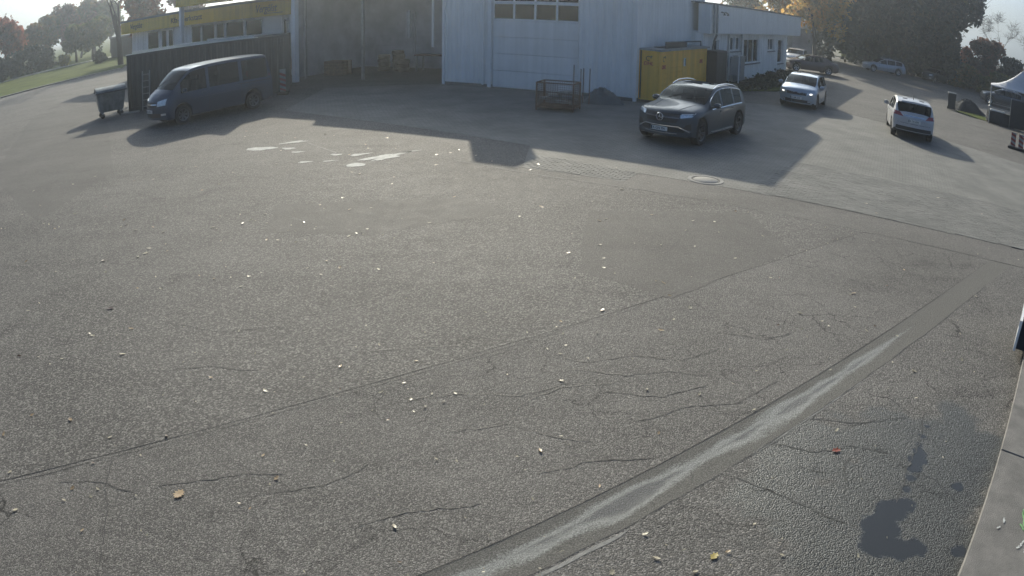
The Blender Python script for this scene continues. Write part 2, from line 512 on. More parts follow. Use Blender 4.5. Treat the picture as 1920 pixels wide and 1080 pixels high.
M['p_white'] = pm('paint_white', (0.72, 0.73, 0.73), 0.35, var=.04, coat=1.0)
M['p_white_shade'] = pm('paint_white_shade', (0.46, 0.46, 0.47), 0.4, var=.05, coat=.6)  # white car paint with the shade on its rear put into the colour
M['p_maroon'] = pm('paint_maroon', (0.05, 0.03, 0.034), 0.35, metal=.3, var=.08, coat=.8)
M['p_silver'] = pm('paint_silver', (0.27, 0.30, 0.34), 0.3, metal=.5, var=.05, coat=1.0)
M['p_green'] = pm('paint_dark_green', (0.02, 0.036, 0.036), 0.35, metal=.2, var=.08, coat=.8)
M['p_black'] = pm('paint_black', (0.02, 0.026, 0.030), 0.35, metal=.2, var=.08, coat=.8)
M['tent'] = pm('tent_fabric', (0.55, 0.55, 0.56), 0.8, var=.06, scale=1.5)
M['bin'] = pm('bin_plastic', (0.022, 0.03, 0.034), 0.5, var=.2)
M['dumpster'] = pm('dumpster_steel', (0.22, 0.23, 0.225), 0.5, metal=.5, var=.35, scale=3, bump=.1, streak=.22)
M['bark'] = pm('bark', (0.05, 0.042, 0.035), 0.95, var=.4, scale=6, bump=.8, bscale=30)
M['cloth'] = pm('dark_cloth', (0.022, 0.026, 0.032), 0.9, var=.3, scale=3, bump=.3, bscale=8)
M['tarp'] = pm('tarpaulin', (0.06, 0.085, 0.095), 0.5, var=.25, scale=5, bump=.6, bscale=9)
M['paint_green'] = pm('spray_green', (0.20, 0.42, 0.17), 0.7, var=.3, scale=20)
M['paint_pale'] = pm('spray_pale', (0.52, 0.53, 0.50), 0.7, var=.3, scale=20)
M['water'] = None
_m, _nt, _b = new_mat('running_light')
_b.inputs['Emission Color'].default_value = (1.0, .95, .85, 1); _b.inputs['Emission Strength'].default_value = 1.3
M['drl'] = _m

def water_mat():
    m, nt, b = new_mat('standing_water')
    b.inputs['Base Color'].default_value = (0.045, 0.048, 0.046, 1)
    b.inputs['Roughness'].default_value = 0.03
    b.inputs['IOR'].default_value = 1.33
    tc = N(nt, 'ShaderNodeTexCoord')
    n = N(nt, 'ShaderNodeTexNoise'); n.inputs['Scale'].default_value = 6
    nt.links.new(tc.outputs['Object'], n.inputs['Vector'])
    bp = N(nt, 'ShaderNodeBump'); bp.inputs['Strength'].default_value = .04; bp.inputs['Distance'].default_value = .01
    nt.links.new(n.outputs[0], bp.inputs['Height']); nt.links.new(bp.outputs[0], b.inputs['Normal'])
    return m


M['water'] = water_mat()


def gutter_mat():
    """channel floor; local x runs along the channel, local y across: damp silt with a water film, its glint and dark reflection painted as colour"""
    m, nt, b = new_mat('channel_floor')
    L = nt.links
    tc = N(nt, 'ShaderNodeTexCoord')
    sp = N(nt, 'ShaderNodeSeparateXYZ'); L.new(tc.outputs['Object'], sp.inputs[0])

    def mt(op, a, bb, c=None):
        n = N(nt, 'ShaderNodeMath', operation=op)
        for i, x in enumerate((a, bb, c)):
            if x is None: continue
            if isinstance(x, (int, float)): n.inputs[i].default_value = x
            else: L.new(x, n.inputs[i])
        return n.outputs[0]
    nz = N(nt, 'ShaderNodeTexNoise'); nz.inputs['Scale'].default_value = 2.2; nz.inputs['Detail'].default_value = 6
    mpg = N(nt, 'ShaderNodeMapping'); mpg.inputs['Scale'].default_value = (.38, 1.2, 1); L.new(tc.outputs['Object'], mpg.inputs[0])
    L.new(mpg.outputs[0], nz.inputs['Vector'])
    nf = N(nt, 'ShaderNodeTexNoise'); nf.inputs['Scale'].default_value = 75; nf.inputs['Detail'].default_value = 6; nf.inputs['Roughness'].default_value = .75
    L.new(tc.outputs['Object'], nf.inputs['Vector'])
    yy = mt('ADD', sp.outputs['Y'], -0.035)
    half = mt('MULTIPLY_ADD', nz.outputs[0], 0.42, -0.11)
    # the film thins out towards the far end (x = 7.3)
    half = mt('MINIMUM', half, mt('MULTIPLY', mt('SUBTRACT', 7.4, sp.outputs['X']), 0.06))
    k = mt('SUBTRACT', half, mt('ABSOLUTE', yy, 0))
    k = mt('ADD', k, mt('MULTIPLY_ADD', nf.outputs[0], 0.13, -0.065))
    ms = N(nt, 'ShaderNodeMapRange'); ms.interpolation_type = 'SMOOTHSTEP'
    ms.inputs['From Min'].default_value = -0.02; ms.inputs['From Max'].default_value = 0.045
    L.new(k, ms.inputs['Value']); w = ms.outputs[0]
    mx = N(nt, 'ShaderNodeMix', data_type='RGBA')
    rr = ramp(nt, nf.outputs[0], [(0.3, (0.12, 0.114, 0.101)), (0.7, (0.175, 0.166, 0.148))])
    L.new(w, mx.inputs['Factor']); L.new(rr.outputs[0], mx.inputs[6]); mx.inputs[7].default_value = (0.23, 0.235, 0.22, 1)  # paler base colour paints the sun glint on the wet film
    inn = N(nt, 'ShaderNodeMapRange'); inn.interpolation_type = 'SMOOTHSTEP'
    inn.inputs['From Min'].default_value = 0.055; inn.inputs['From Max'].default_value = 0.10
    L.new(k, inn.inputs['Value'])
    mx2 = N(nt, 'ShaderNodeMix', data_type='RGBA')
    L.new(inn.outputs[0], mx2.inputs['Factor']); L.new(mx.outputs[2], mx2.inputs[6]); mx2.inputs[7].default_value = (0.06, 0.062, 0.066, 1)  # dark core paints the reflection in the smooth water
    gf = ramp(nt, nf.outputs[0], [(0.28, (.35, .35, .35)), (0.5, (.9, .9, .9)), (0.72, (1.8, 1.8, 1.75))])
    mx3 = N(nt, 'ShaderNodeMix', data_type='RGBA'); mx3.blend_type = 'MULTIPLY'; mx3.inputs['Factor'].default_value = 1
    L.new(mx2.outputs[2], mx3.inputs[6]); L.new(gf.outputs[0], mx3.inputs[7])
    L.new(mx3.outputs[2], b.inputs['Base Color'])
    L.new(mt('MULTIPLY_ADD', inn.outputs[0], -.30, mt('MULTIPLY_ADD', w, -0.30, 0.88)), b.inputs['Roughness'])
    b.inputs['Specular IOR Level'].default_value = 0.4
    bp = N(nt, 'ShaderNodeBump'); bp.inputs['Strength'].default_value = 1.0; bp.inputs['Distance'].default_value = .016
    L.new(nf.outputs[0], bp.inputs['Height']); L.new(bp.outputs[0], b.inputs['Normal'])
    return m


M['gutter'] = gutter_mat()

# ================================================================== the ground
U = Vector((0.868, -0.496))       # along the hall front, to the right
V = Vector((0.496, 0.868))        # square to it, away from the camera
GD = Vector((0.8078, 0.5894))     # along the drainage channel
GN = Vector((0.5894, -0.8078))
GU0 = Vector((-0.65, 3.81))       # a point of the channel's upper edge
GW = 0.44


def along(o, d, s):
    p = Vector(o) + Vector(d) * s
    return (p.x, p.y)


tag(MB().sheet([(-600, -300), (600, -300), (600, 900), (-600, 900)], -0.10).build('ground', M['earth']), kind='structure')

# asphalt laid in three lots that meet at the channel and at an old joint
SEAM0, SD = Vector((-4.88, 4.19)), Vector((0.8198, 0.5726))
seam_a, seam_b = along(SEAM0, SD, -26), along(SEAM0, SD, 14.0)
gu_a, gu_b = along(GU0, GD, -24), along(GU0, GD, 13.2)
gl_a, gl_b = along(GU0 + GN * GW, GD, -24), along(GU0 + GN * GW, GD, 13.2)
kerb0, KD = Vector((3.59, 3.34)), Vector((0.6817, 0.7317))
tag(MB().prism([seam_a, gu_a, gu_b, (9.95, 11.75), seam_b], -0.09, 0.0015).build('yard_near', M['asphalt_near']), kind='structure')
tag(MB().prism([seam_b, (9.95, 11.75), (10.9, 11.9), along(kerb0, KD, 14), (60, 36), (95, 70), (95, 135), (-20, 135), (-44, 78), (-36.5, 60.8), (-44.2, 50.0), (-75, 5), seam_a], -0.09, 0.003)
    .build('yard', M['asphalt_far']), kind='structure')
tag(MB().prism([gl_a, (-16, -22), along(kerb0, KD, -12), along(kerb0, KD, 14), (10.9, 11.9), gl_b], -0.09, -0.0).build('apron', M['asphalt_apron']), kind='structure')

tag(MB().prism([along(kerb0, KD, 14), along(kerb0 + Vector((2.0, -1.9)), KD, 14), along(kerb0 + Vector((2.0, -1.9)), KD, -12), (40, -30), (80, 30), (60, 36)], -0.09, -0.004).build('yard_side', M['asphalt_far']), kind='structure')
# drainage channel: dished strip
g = MB()
nx, prof = 90, [(0, 0.0), (.03, -.0015), (.10, -.005), (.20, -.009), (.26, -.009), (.34, -.005), (.41, -.0015), (.44, 0.0)]
vs, fs = [], []
rng = random.Random(3)
for i in range(nx + 1):
    x = -10 + 23.2 * i / nx
    wob = 0.006 * math.sin(x * 2.1) + rng.uniform(-.003, .003)
    for j, (y, z) in enumerate(prof):
        vs.append((x, -(y) + .22 + (wob if 0 < j < 7 else 0), z * (1 if x < 5.5 else max(.1, 1 - (x - 5.5) / 3))))
n = len(prof)
fs = [(i * n + j, i * n + j + 1, (i + 1) * n + j + 1, (i + 1) * n + j) for i in range(nx) for j in range(n - 1)]
g.add(vs, fs)
gc = GU0 + GN * .22
tag(g.build('drainage_channel', M['gutter'], smooth=60, loc=(gc.x, gc.y, 0), rz=math.atan2(GD.y, GD.x)), kind='structure')


def wobble(a, b, n, amp, rg):
    a, b = Vector(a), Vector(b)
    d = (b - a).normalized(); nn = Vector((-d.y, d.x))
    out, o = [], 0
    for i in range(n + 1):
        o = o * .45 + rg.uniform(-amp, amp)
        p = a.lerp(b, i / n) + nn * (o if 0 < i < n else 0)
        out.append((p.x, p.y))
    return out


def crack(pts, w=.012, amp=.02, z=.006, step=.09, m='tar', name='crack', rg=random.Random(5)):
    line = []
    for a, b in zip(pts[:-1], pts[1:]):
        n = max(2, int((Vector(b) - Vector(a)).length / step))
        line += wobble(a, b, n, amp, rg)[:-1]
    line.append(pts[-1])
    ws = [max(.003, w * rg.uniform(.35, 1.25)) for _ in line]
    ws[0] = ws[-1] = .002
    mb_ = MB().ribbon(line, ws, z)
    if name == 'crack':                       # side branches of the same crack
        for k in range(max(2, len(line) // 7)):
            i_ = rg.randint(1, len(line) - 2)
            a_ = rg.uniform(0, 6.28); q_ = Vector(line[i_]); br_ = [line[i_]]
            for s_ in range(rg.randint(3, 7)):
                a_ += rg.uniform(-.7, .7)
                q_ = q_ + Vector((math.cos(a_), math.sin(a_) * .8)) * step * .7
                br_.append((q_.x, q_.y))
            mb_.ribbon(br_, [w * .55 * (1 - .8 * t_ / len(br_)) for t_ in range(len(br_))], z)
    o = mb_.build(name, M[m], fix=False)
    return tag(o, kind='structure')


rg = random.Random(11)
# joints along the channel and along the old seam
crack([along(GU0 - GN * .004, GD, s) for s in (-5, 0, 3, 6, 8, 9.5)], .005, .003, .006, .2, name='joint')
crack([along(GU0 + GN * (GW + .005), GD, s) for s in (-5, 0, 2, 4, 6, 8, 9, 10.5)], .010, .010, .003, .12, name='joint')
crack([along(SEAM0, SD, s) for s in (-5, 0, 2, 4, 6, 8, 10)], .009, .003, .0055, .2, name='joint')
crack([along(SEAM0 + Vector((.035, -.05)), SD, s) for s in (-5, 0, 2, 4, 6, 8)], .008, .008, .006, .12, name='joint')
crack([along(GU0 + GN * (GW + .05), GD, s) for s in (.2, .9, 1.6)], .035, .008, .0025, .1, m='tar_pale', name='mortar_line')
crack([along(GU0 + GN * (GW + .02), GD, s) for s in (3.2, 4.2, 5.4)], .016, .008, .0025, .1, m='tar_pale', name='mortar_line')
# wandering cracks in the coarse lot
CR = [[(-3.1, 4.55), (-2.65, 4.75), (-2.3, 4.9), (-1.9, 4.98)], [(-2.05, 4.65), (-1.55, 4.82), (-1.2, 5.2)],
      [(-.55, 5.75), (0.0, 5.9), (.35, 5.72), (.75, 5.6)], [(.0, 5.9), (.1, 6.25), (.5, 6.6), (1.1, 6.7)],
      [(.35, 7.3), (.8, 7.15), (1.3, 7.3), (1.9, 7.2), (2.4, 7.45)], [(.9, 6.55), (1.5, 6.4), (2.1, 6.65)],
      [(1.2, 5.95), (1.75, 6.2), (2.3, 6.25), (2.9, 6.7)], [(-3.75, 4.85), (-3.62, 4.45), (-3.42, 4.1), (-3.25, 3.6), (-3.1, 3.1)],
      [(-4.2, 4.35), (-3.7, 4.5), (-3.3, 4.42)], [(-1.0, 6.3), (-.5, 6.45), (.1, 6.42), (.6, 6.7)],
      [(2.5, 7.9), (3.1, 7.7), (3.5, 7.9)], [(.2, 5.1), (.7, 5.3), (1.3, 5.35)], [(-1.2, 4.3), (-.8, 4.55), (-.2, 4.7)],
      [(.6, 7.0), (1.2, 6.85), (1.7, 6.95), (2.2, 6.8)]]
for c in CR:
    crack(c, .012, .016, .006, .05, rg=rg)
# apron cracks
for c in [[(1.95, 5.0), (2.25, 4.75), (2.6, 4.4), (2.8, 4.2)], [(2.45, 5.5), (2.85, 5.3), (3.3, 5.35), (3.7, 5.15)], [(4.4, 5.75), (4.15, 5.35), (3.85, 5.0), (3.55, 4.6), (3.4, 4.4)],
          [(3.2, 5.2), (3.05, 4.95), (3.0, 4.7)], [(2.6, 5.1), (2.9, 4.95)], [(3.0, 5.9), (3.6, 5.75), (4.2, 5.8)]]:
    crack(c, .017, .018, .003, .05, rg=rg)
# fine old cracks in the smooth lot
for c in [[(-2.6, 8.2), (-1.9, 8.6), (-1.5, 9.1)], [(-4.5, 7.9), (-3.6, 7.7), (-2.7, 7.9)], [(2.2, 10.3), (2.5, 11.0), (3.0, 11.9), (3.3, 12.6)], [(-1.6, 7.3), (-1.0, 7.45), (-.5, 7.5)],
          [(-4.0, 6.6), (-3.4, 6.8), (-2.7, 6.75)]]:
    crack(c, .012, .02, .0075, .08, rg=rg)

# band of newer asphalt between yard and paving, with its edges
BL = [(-2.34, 17.53), (-1.38, 16.85), (-0.03, 15.85), (1.0, 15.22), (2.02, 14.75), (2.83, 14.35), (3.59, 13.95), (4.65, 13.36), (5.73, 12.83), (7.46, 11.86), (8.24, 11.44), (9.18, 10.95), (10.6, 10.2)]
BU = [(2.40, 15.35), (2.72, 15.85), (4.92, 14.7), (6.3, 13.98), (7.51, 13.3), (9.11, 12.45), (11.6, 11.25)]
tag(MB().prism([BL[3], BL[4]] + BL[5:] + BU[::-1], -.05, .0045).build('asphalt_band', M['asphalt_band']), kind='structure')
crack(BL[1:7], .035, .012, .0078, .2, m='tar_pale', name='mortar_line')
crack(BL[6:], .015, .010, .0060, .25, m='tar_pale', name='mortar_line')
crack(BU[2:], .016, .012, .0078, .2, name='joint')
crack([(-2.4, 17.6), (-1.38, 16.85)], .02, .01, .0075, .2, m='tar_pale', name='mortar_line')
crack([(-1.38, 16.85), (-1.05, 17.25)], .03, .01, .0075, .2, m='tar_pale', name='mortar_line')
crack([(-.15, 15.95), (.35, 16.35)], .025, .01, .0078, .2, m='tar_pale', name='mortar_line')
crack([(-5.6, 19.3), (-4.35, 17.75)], .05, .01, .0075, .2, m='tar_pale', name='mortar_line')
crack([(-4.5, 18.6), (-3.6, 18.85)], .04, .01, .0075, .2, m='tar_pale', name='mortar_line')

# block paving in front of the hall and on the drive: one bed, blocks in running bond
PAVE_O = Vector((2.9, 16.4))
pbed = [(0.2, 16.15), (2.3, 15.1), (2.75, 15.9), (11.6, 11.3), (20, 22), (14, 30), (9.5, 29.5), (4.9, 27.2), (-3.0, 31.8), (-8.2, 31.5), (-8.2, 25.5), (0.4, 18.6)]


def pave_far_mat():
    m, nt, b = new_mat('block_paving_far')
    L = nt.links
    tc = N(nt, 'ShaderNodeTexCoord')
    mp = N(nt, 'ShaderNodeMapping'); mp.inputs['Rotation'].default_value = (0, 0, -math.atan2(U.y, U.x))
    L.new(tc.outputs['Object'], mp.inputs[0])
    br = N(nt, 'ShaderNodeTexBrick')
    br.inputs['Scale'].default_value = 1.0; br.inputs['Brick Width'].default_value = .20; br.inputs['Row Height'].default_value = .10
    br.inputs['Mortar Size'].default_value = .006
    br.inputs['Color1'].default_value = (.155, .151, .138, 1); br.inputs['Color2'].default_value = (.19, .185, .17, 1); br.inputs['Mortar'].default_value = (.075, .073, .066, 1)
    L.new(mp.outputs[0], br.inputs['Vector'])
    nz = N(nt, 'ShaderNodeTexNoise'); nz.inputs['Scale'].default_value = .8; nz.inputs['Detail'].default_value = 6
    L.new(tc.outputs['Object'], nz.inputs['Vector'])
    rr = ramp(nt, nz.outputs[0], [(.3, (.75, .75, .75)), (.7, (1.15, 1.15, 1.13))])
    mx = N(nt, 'ShaderNodeMix', data_type='RGBA'); mx.blend_type = 'MULTIPLY'; mx.inputs['Factor'].default_value = 1
    L.new(br.outputs[0], mx.inputs[6]); L.new(rr.outputs[0], mx.inputs[7])
    L.new(mx.outputs[2], b.inputs['Base Color'])
    b.inputs['Roughness'].default_value = .85
    bp = N(nt, 'ShaderNodeBump'); bp.inputs['Strength'].default_value = .5; bp.inputs['Distance'].default_value = .006; bp.invert = True
    L.new(br.outputs['Fac'], bp.inputs['Height']); L.new(bp.outputs[0], b.inputs['Normal'])
    return m


bed = tag(MB().prism(pbed, -.05, .0062).build('block_paving', pave_far_mat()), kind='structure')


def block_mat():
    m, nt, b = new_mat('paving_block')
    L = nt.links
    geo = N(nt, 'ShaderNodeNewGeometry'); oi = N(nt, 'ShaderNodeObjectInfo')
    ad = N(nt, 'ShaderNodeMath', operation='ADD'); L.new(geo.outputs['Random Per Island'], ad.inputs[0]); L.new(oi.outputs['Random'], ad.inputs[1])
    fr = N(nt, 'ShaderNodeMath', operation='FRACT'); L.new(ad.outputs[0], fr.inputs[0])
    r = ramp(nt, fr.outputs[0], [(0, (.148, .145, .132)), (.5, (.168, .164, .15)), (1, (.19, .185, .17))])
    nz = N(nt, 'ShaderNodeTexNoise'); nz.inputs['Scale'].default_value = .8; nz.inputs['Detail'].default_value = 6
    L.new(geo.outputs['Position'], nz.inputs['Vector'])
    rr = ramp(nt, nz.outputs[0], [(.3, (.75, .75, .75)), (.7, (1.12, 1.12, 1.1))])
    mx = N(nt, 'ShaderNodeMix', data_type='RGBA'); mx.blend_type = 'MULTIPLY'; mx.inputs['Factor'].default_value = 1
    L.new(r.outputs[0], mx.inputs[6]); L.new(rr.outputs[0], mx.inputs[7])
    L.new(mx.outputs[2], b.inputs['Base Color'])
    b.inputs['Roughness'].default_value = .85
    n2 = N(nt, 'ShaderNodeTexNoise'); n2.inputs['Scale'].default_value = 120
    L.new(geo.outputs['Position'], n2.inputs['Vector'])
    bp = N(nt, 'ShaderNodeBump'); bp.inputs['Strength'].default_value = .4; bp.inputs['Distance'].default_value = .006
    L.new(n2.outputs[0], bp.inputs['Height']); L.new(bp.outputs[0], b.inputs['Normal'])
    return m


M['block'] = block_mat()


def in_poly(p, poly):
    c = False
    for i in range(len(poly)):
        a, b = poly[i], poly[i - 1]
        if (a[1] > p[1]) != (b[1] > p[1]) and p[0] < (b[0] - a[0]) * (p[1] - a[1]) / (b[1] - a[1]) + a[0]:
            c = not c
    return c


zone1 = [(5.0, 14.72), (6.3, 14.04), (7.51, 13.36), (9.11, 12.5), (11.5, 11.4), (13.6, 15.0), (7.5, 18.2)]
zone2 = [(0.35, 16.2), (2.25, 15.2), (2.7, 15.92), (1.6, 16.8), (.55, 17.4)]
rgp = random.Random(21)
blocks = []
ud, vd = U.normalized(), V.normalized()
for r in range(-70, 90):
    for c in range(-60, 70):
        p = PAVE_O + ud * ((c + .5 * (r % 2)) * .2) + vd * (r * .1)
        if in_poly(p, zone1) or in_poly(p, zone2):
            blocks.append((p.length, p.x, p.y))
blocks.sort()
a_b = math.atan2(ud.y, ud.x)


def block_shape(mb, x, y, rz, h, t1=0, t2=0):
    w, d, e = .0965, .0468, .005
    Mz = Matrix.Rotation(rz, 3, 'Z')
    vs = []
    for (zz, k) in ((0.0, 0), (h - .002, 0), (h, e)):
        for sx, sy in ((-1, -1), (1, -1), (1, 1), (-1, 1)):
            q = Mz @ Vector((sx * (w - k), sy * (d - k), 0))
            vs.append((x + q.x, y + q.y, .0045 + zz + (sx * t1 + sy * t2 if zz else 0)))
    fs = [(8, 9, 10, 11)]
    for L_ in (0, 4):
        fs += [(L_ + i, L_ + (i + 1) % 4, L_ + 4 + (i + 1) % 4, L_ + 4 + i) for i in range(4)]
    mb.add(vs, fs)


bm_shared = []
for k in range(4):
    mb = MB(); block_shape(mb, 0, 0, 0, .0062 + .0006 * k, rgp.uniform(-.0012, .0012), rgp.uniform(-.001, .001))
    me = mb.mesh('paving_block', fix=False); me.materials.append(M['block']); bm_shared.append(me)
for d, x, y in blocks[:300]:
    o = link('paving_block', rgp.choice(bm_shared), None, bed, (x, y, 0), a_b + rgp.uniform(-.012, .012))
rest = MB()
for d, x, y in blocks[300:]:
    block_shape(rest, x, y, a_b + rgp.uniform(-.012, .012), rgp.uniform(.0055, .0085), rgp.uniform(-.0012, .0012), rgp.uniform(-.001, .001))
tag(rest.build('paving_blocks', M['block'], bed, fix=False), kind='stuff')


def blob(cx, cy, rx, ry, rz, rg, n=26, rough=.18):
    ph = [rg.uniform(0, 6.28) for _ in range(5)]
    pts = []
    for i in range(n):
        t = 2 * math.pi * i / n
        k = rg.uniform(1 - rough * .22, 1 + rough * .22) + rough * (math.sin(2 * t + ph[0]) * .5 + math.sin(3 * t + ph[1]) * .6 + math.sin(5 * t + ph[2]) * .4 + math.sin(9 * t + ph[3]) * .25)
        x, y = rx * k * math.cos(t), ry * k * math.sin(t)
        pts.append((cx + x * math.cos(rz) - y * math.sin(rz), cy + x * math.sin(rz) + y * math.cos(rz)))
    return pts


PATCHES = [[(1.37, 12.9), (4.45, 13.1), (4.55, 10.95), (2.1, 8.93), (.95, 9.85)], [(-24.9, 30.9), (-22.0, 34.7), (-10.6, 16.9), (-10.3, 12.6), (-16.2, 17.5)], [(-4.5, 13.2), (-.85, 13.6), (0.0, 12.7), (-2.3, 11.4), (-4.2, 11.5)]]
# dried lime spills by the shadow edge
rgl = random.Random(4)
SP = [(-6.75, 18.68, .42, .22, 0, .14, 'large oval'), (-3.05, 17.25, .62, .20, .85, .45, 'broad streaky'), (-3.6, 16.42, .22, .19, 0, .08, 'small round'),
      (-6.0, 19.4, .34, .12, .3, .3, None), (-5.9, 18.55, .2, .10, 0, .3, None), (-3.75, 17.55, .28, .09, .4, .4, None), (-4.35, 17.6, .16, .08, 0, .3, None), (-4.95, 16.85, .2, .07, .1, .4, None),
      (-4.35, 16.9, .17, .05, .2, .3, None), (-2.55, 17.8, .3, .05, .55, .3, None), (-5.5, 18.05, .16, .08, 0, .3, None)]
for (x, y, a, b_, r, ro, l) in SP:
    o = MB().sheet(blob(x, y, a, b_, r, rgl, 64, ro), .0085).build('lime_spill', M['lime'], fix=False)
    tag(o, kind='structure')
# old repairs: flat lots of darker asphalt
for pts_ in PATCHES:
    q_ = []
    for i in range(len(pts_)):
        q_ += wobble(pts_[i], pts_[(i + 1) % len(pts_)], 14, .03, rgl)[:-1]
    tag(MB().sheet(q_, .0042).build('asphalt_repair', M['asphalt_patch'], fix=False), kind='structure')
# a faded paint scuff on the smooth lot and beside the channel
# raised concrete plinth with kerb slabs at the right
kn = Vector((KD.y, -KD.x))
plinth = tag(MB().prism([along(kerb0 + kn * .02, KD, -8), along(kerb0 + kn * .02, KD, 9), along(kerb0 + kn * 3, KD, 9), along(kerb0 + kn * 3, KD, -8)], -.05, .085).build('plinth', M['concrete']), kind='structure')
s0 = -8.0
rk = random.Random(8)
while s0 < 9:
    s1 = min(9, s0 + 3.36)
    pts = [along(kerb0, KD, s0 + .006), along(kerb0, KD, s1 - .006), along(kerb0 + kn * 1.5, KD, s1 - .006), along(kerb0 + kn * 1.5, KD, s0 + .006)]
    MB().prism(pts, -.04, .10 + rk.uniform(-.003, .003)).build('kerb_slab', M['concrete'], plinth, bevel=.008)
    s0 = s1
# spray marks on the slabs
for k, (x, y, ln, w, r, mm) in enumerate([(4.60, 3.72, .34, .035, 1.0, 'paint_green'), (4.74, 3.86, .26, .05, .5, 'paint_green'), (4.52, 3.58, .22, .03, 1.7, 'paint_green'), (4.68, 3.68, .2, .06, .1, 'paint_pale'), (4.36, 3.42, .18, .022, .5, 'paint_pale'), (4.42, 3.36, .2, .018, .45, 'paint_pale'), (4.35, 3.78, .08, .02, .9, 'paint_pale'), (4.24, 3.70, .05, .015, .2, 'paint_pale')]):
    n = 12
    pts = [(x + (i / n - .5) * ln * math.cos(r) + rk.uniform(-.01, .01), y + (i / n - .5) * ln * math.sin(r) + rk.uniform(-.012, .012)) for i in range(n + 1)]
    MB().ribbon(pts, [w * rk.uniform(.3, 1.2) for _ in pts], .106).build('spray_mark', M[mm], plinth, fix=False)

# manhole in the band
mh = tag(empty('manhole_cover', (4.22, 15.02, .011), 0), 'round iron manhole cover with pale concrete ring in the asphalt band', 'manhole')
mh.location = (4.21, 15.55, .0045)
MB().lathe([(.0, .012), (.27, .012), (.28, .004), (.28, 0)], 36).build('lid', M['concrete_pale'], mh, smooth=40)
MB().lathe([(.285, 0), (.285, .003), (.325, .003), (.325, 0)], 36).build('gap_ring', M['tar'], mh)
MB().lathe([(.327, 0), (.329, .011), (.41, .011), (.415, 0)], 36).build('frame', M['concrete_pale'], mh, smooth=40)

# verge, footpath and kerb along the street at the left
tag(MB().prism([(-44.2, 50.0), (-36.5, 60.8), (-44, 78), (-54.0, 90.8), (-61.0, 84.2), (-67, 76), (-100, 40), (-75, 5)], -.08, .09).build('verge', M['grass']), kind='structure')
tag(MB().prism([(-54.0, 90.9), (-61.0, 84.3), (-67, 76.1), (-100, 40.2), (-102, 41.5), (-69, 78), (-62.6, 86.4), (-55.4, 93.2), (-38, 110), (-36, 108)], -.08, .14).build('footpath', M['path']), kind='structure')
tag(MB().prism([(-44.0, 49.9), (-36.3, 60.6), (-36.6, 61.0), (-44.4, 50.2)], -.08, .12).build('kerb', M['concrete_pale']), kind='structure')
tag(MB().prism([(-38, 110), (-55.4, 93.3), (-69, 78.2), (-102, 41.6), (-300, 60), (-200, 300), (0, 300), (0, 136), (-20, 136)], -.08, .10).build('meadow', M['grass']), kind='structure')
# verge beyond the drive at the right, with its kerb
tag(MB().prism([(52.0, 88.5), (60.0, 87.0), (66, 78), (80, 66), (200, 60), (260, 300), (20, 300), (20, 100), (30, 82)], -.08, .10).build('bank', M['earth']), kind='structure')
tag(MB().prism([(58.5, 86.6), (60.0, 86.9), (66, 77.9), (80, 65.9), (79, 65), (65, 77)], -.08, .16).build('kerb', M['concrete_pale']), kind='structure')
# grass patch behind the tent post and planted strip at the office wall
tag(MB().prism(blob(28.6, 37.2, 2.3, 1.3, -1.0, rgl, 24, .2), -.04, .03).build('lawn_patch', M['grass']), kind='structure')
tag(MB().prism([(9.3, 33.0), (13.0, 35.2), (16.4, 40.0), (20.3, 47.4), (18.7, 48.6), (13.0, 39.9), (8.6, 33.1)], -.04, .06).build('planting_strip', M['grass']), kind='structure')

# ================================================================== buildings
def frame_at(o2, d2):
    """angle so that local +x runs along d2; local +y then points to the left of d2"""
    return math.atan2(d2[1], d2[0])


def text_mesh(body, size, name, m, parent, loc, rot, shear=0.0, depth=.006, align='LEFT', sx=1.0):
    cu = bpy.data.curves.new('lettering', 'FONT')
    cu.body = body; cu.size = size; cu.shear = shear; cu.extrude = depth; cu.align_x = align; cu.resolution_u = 3
    cu.offset = size * .012
    t = bpy.data.objects.new('lettering_curve', cu)
    col.objects.link(t)
    bpy.context.view_layer.update()
    me = bpy.data.meshes.new_from_object(t.evaluated_get(bpy.context.evaluated_depsgraph_get()))
    bpy.data.objects.remove(t); bpy.data.curves.remove(cu)
    o = link(name, me, m, parent)
    o.location = loc; o.rotation_euler = rot; o.scale = (sx, 1, 1)
    return o


def ribbed(mb, x0, x1, z0, z1, pitch=.2, depth=.022, y=0.0):
    """trapezoid sheet facing local -y"""
    n = max(1, int(round((x1 - x0) / pitch)))
    p = (x1 - x0) / n
    line = []
    for i in range(n):
        a = x0 + i * p
        line += [(a, y), (a + .42 * p, y), (a + .5 * p, y - depth), (a + .92 * p, y - depth)]
    line.append((x1, y))
    vs = [(q[0], q[1], z) for z in (z0, z1) for q in line]
    k = len(line)
    mb.add(vs, [(i, i + 1, k + i + 1, k + i) for i in range(k - 1)])
    return mb


# ---- the tall sheet-metal hall. local x along the front (to the right), local -y faces the yard
HA = Vector((4.48, 27.61))
HALL_H = 5.43
hall = empty('hall', (HA.x, HA.y, 0), frame_at(None, U), 'tall pale sheet metal hall with a large sectional door', 'building')
GL, GR, HL = -6.28, -2.33, -8.64
m = MB(); ribbed(m, HL, GL, .12, HALL_H); m.build('wall', M['sheet'], hall)
m = MB(); ribbed(m, GR, 0, .12, HALL_H); m.build('wall', M['sheet'], hall)
m = MB(); m.span(GL, GR, .0, .08, 4.35, HALL_H); m.build('wall', M['sheet2'], hall)
MB().span(HL, GL, -.02, .14, 0, .12).build('plinth', M['concrete'], hall)
MB().span(GR, 0.0, -.02, .14, 0, .12).build('plinth', M['concrete'], hall)
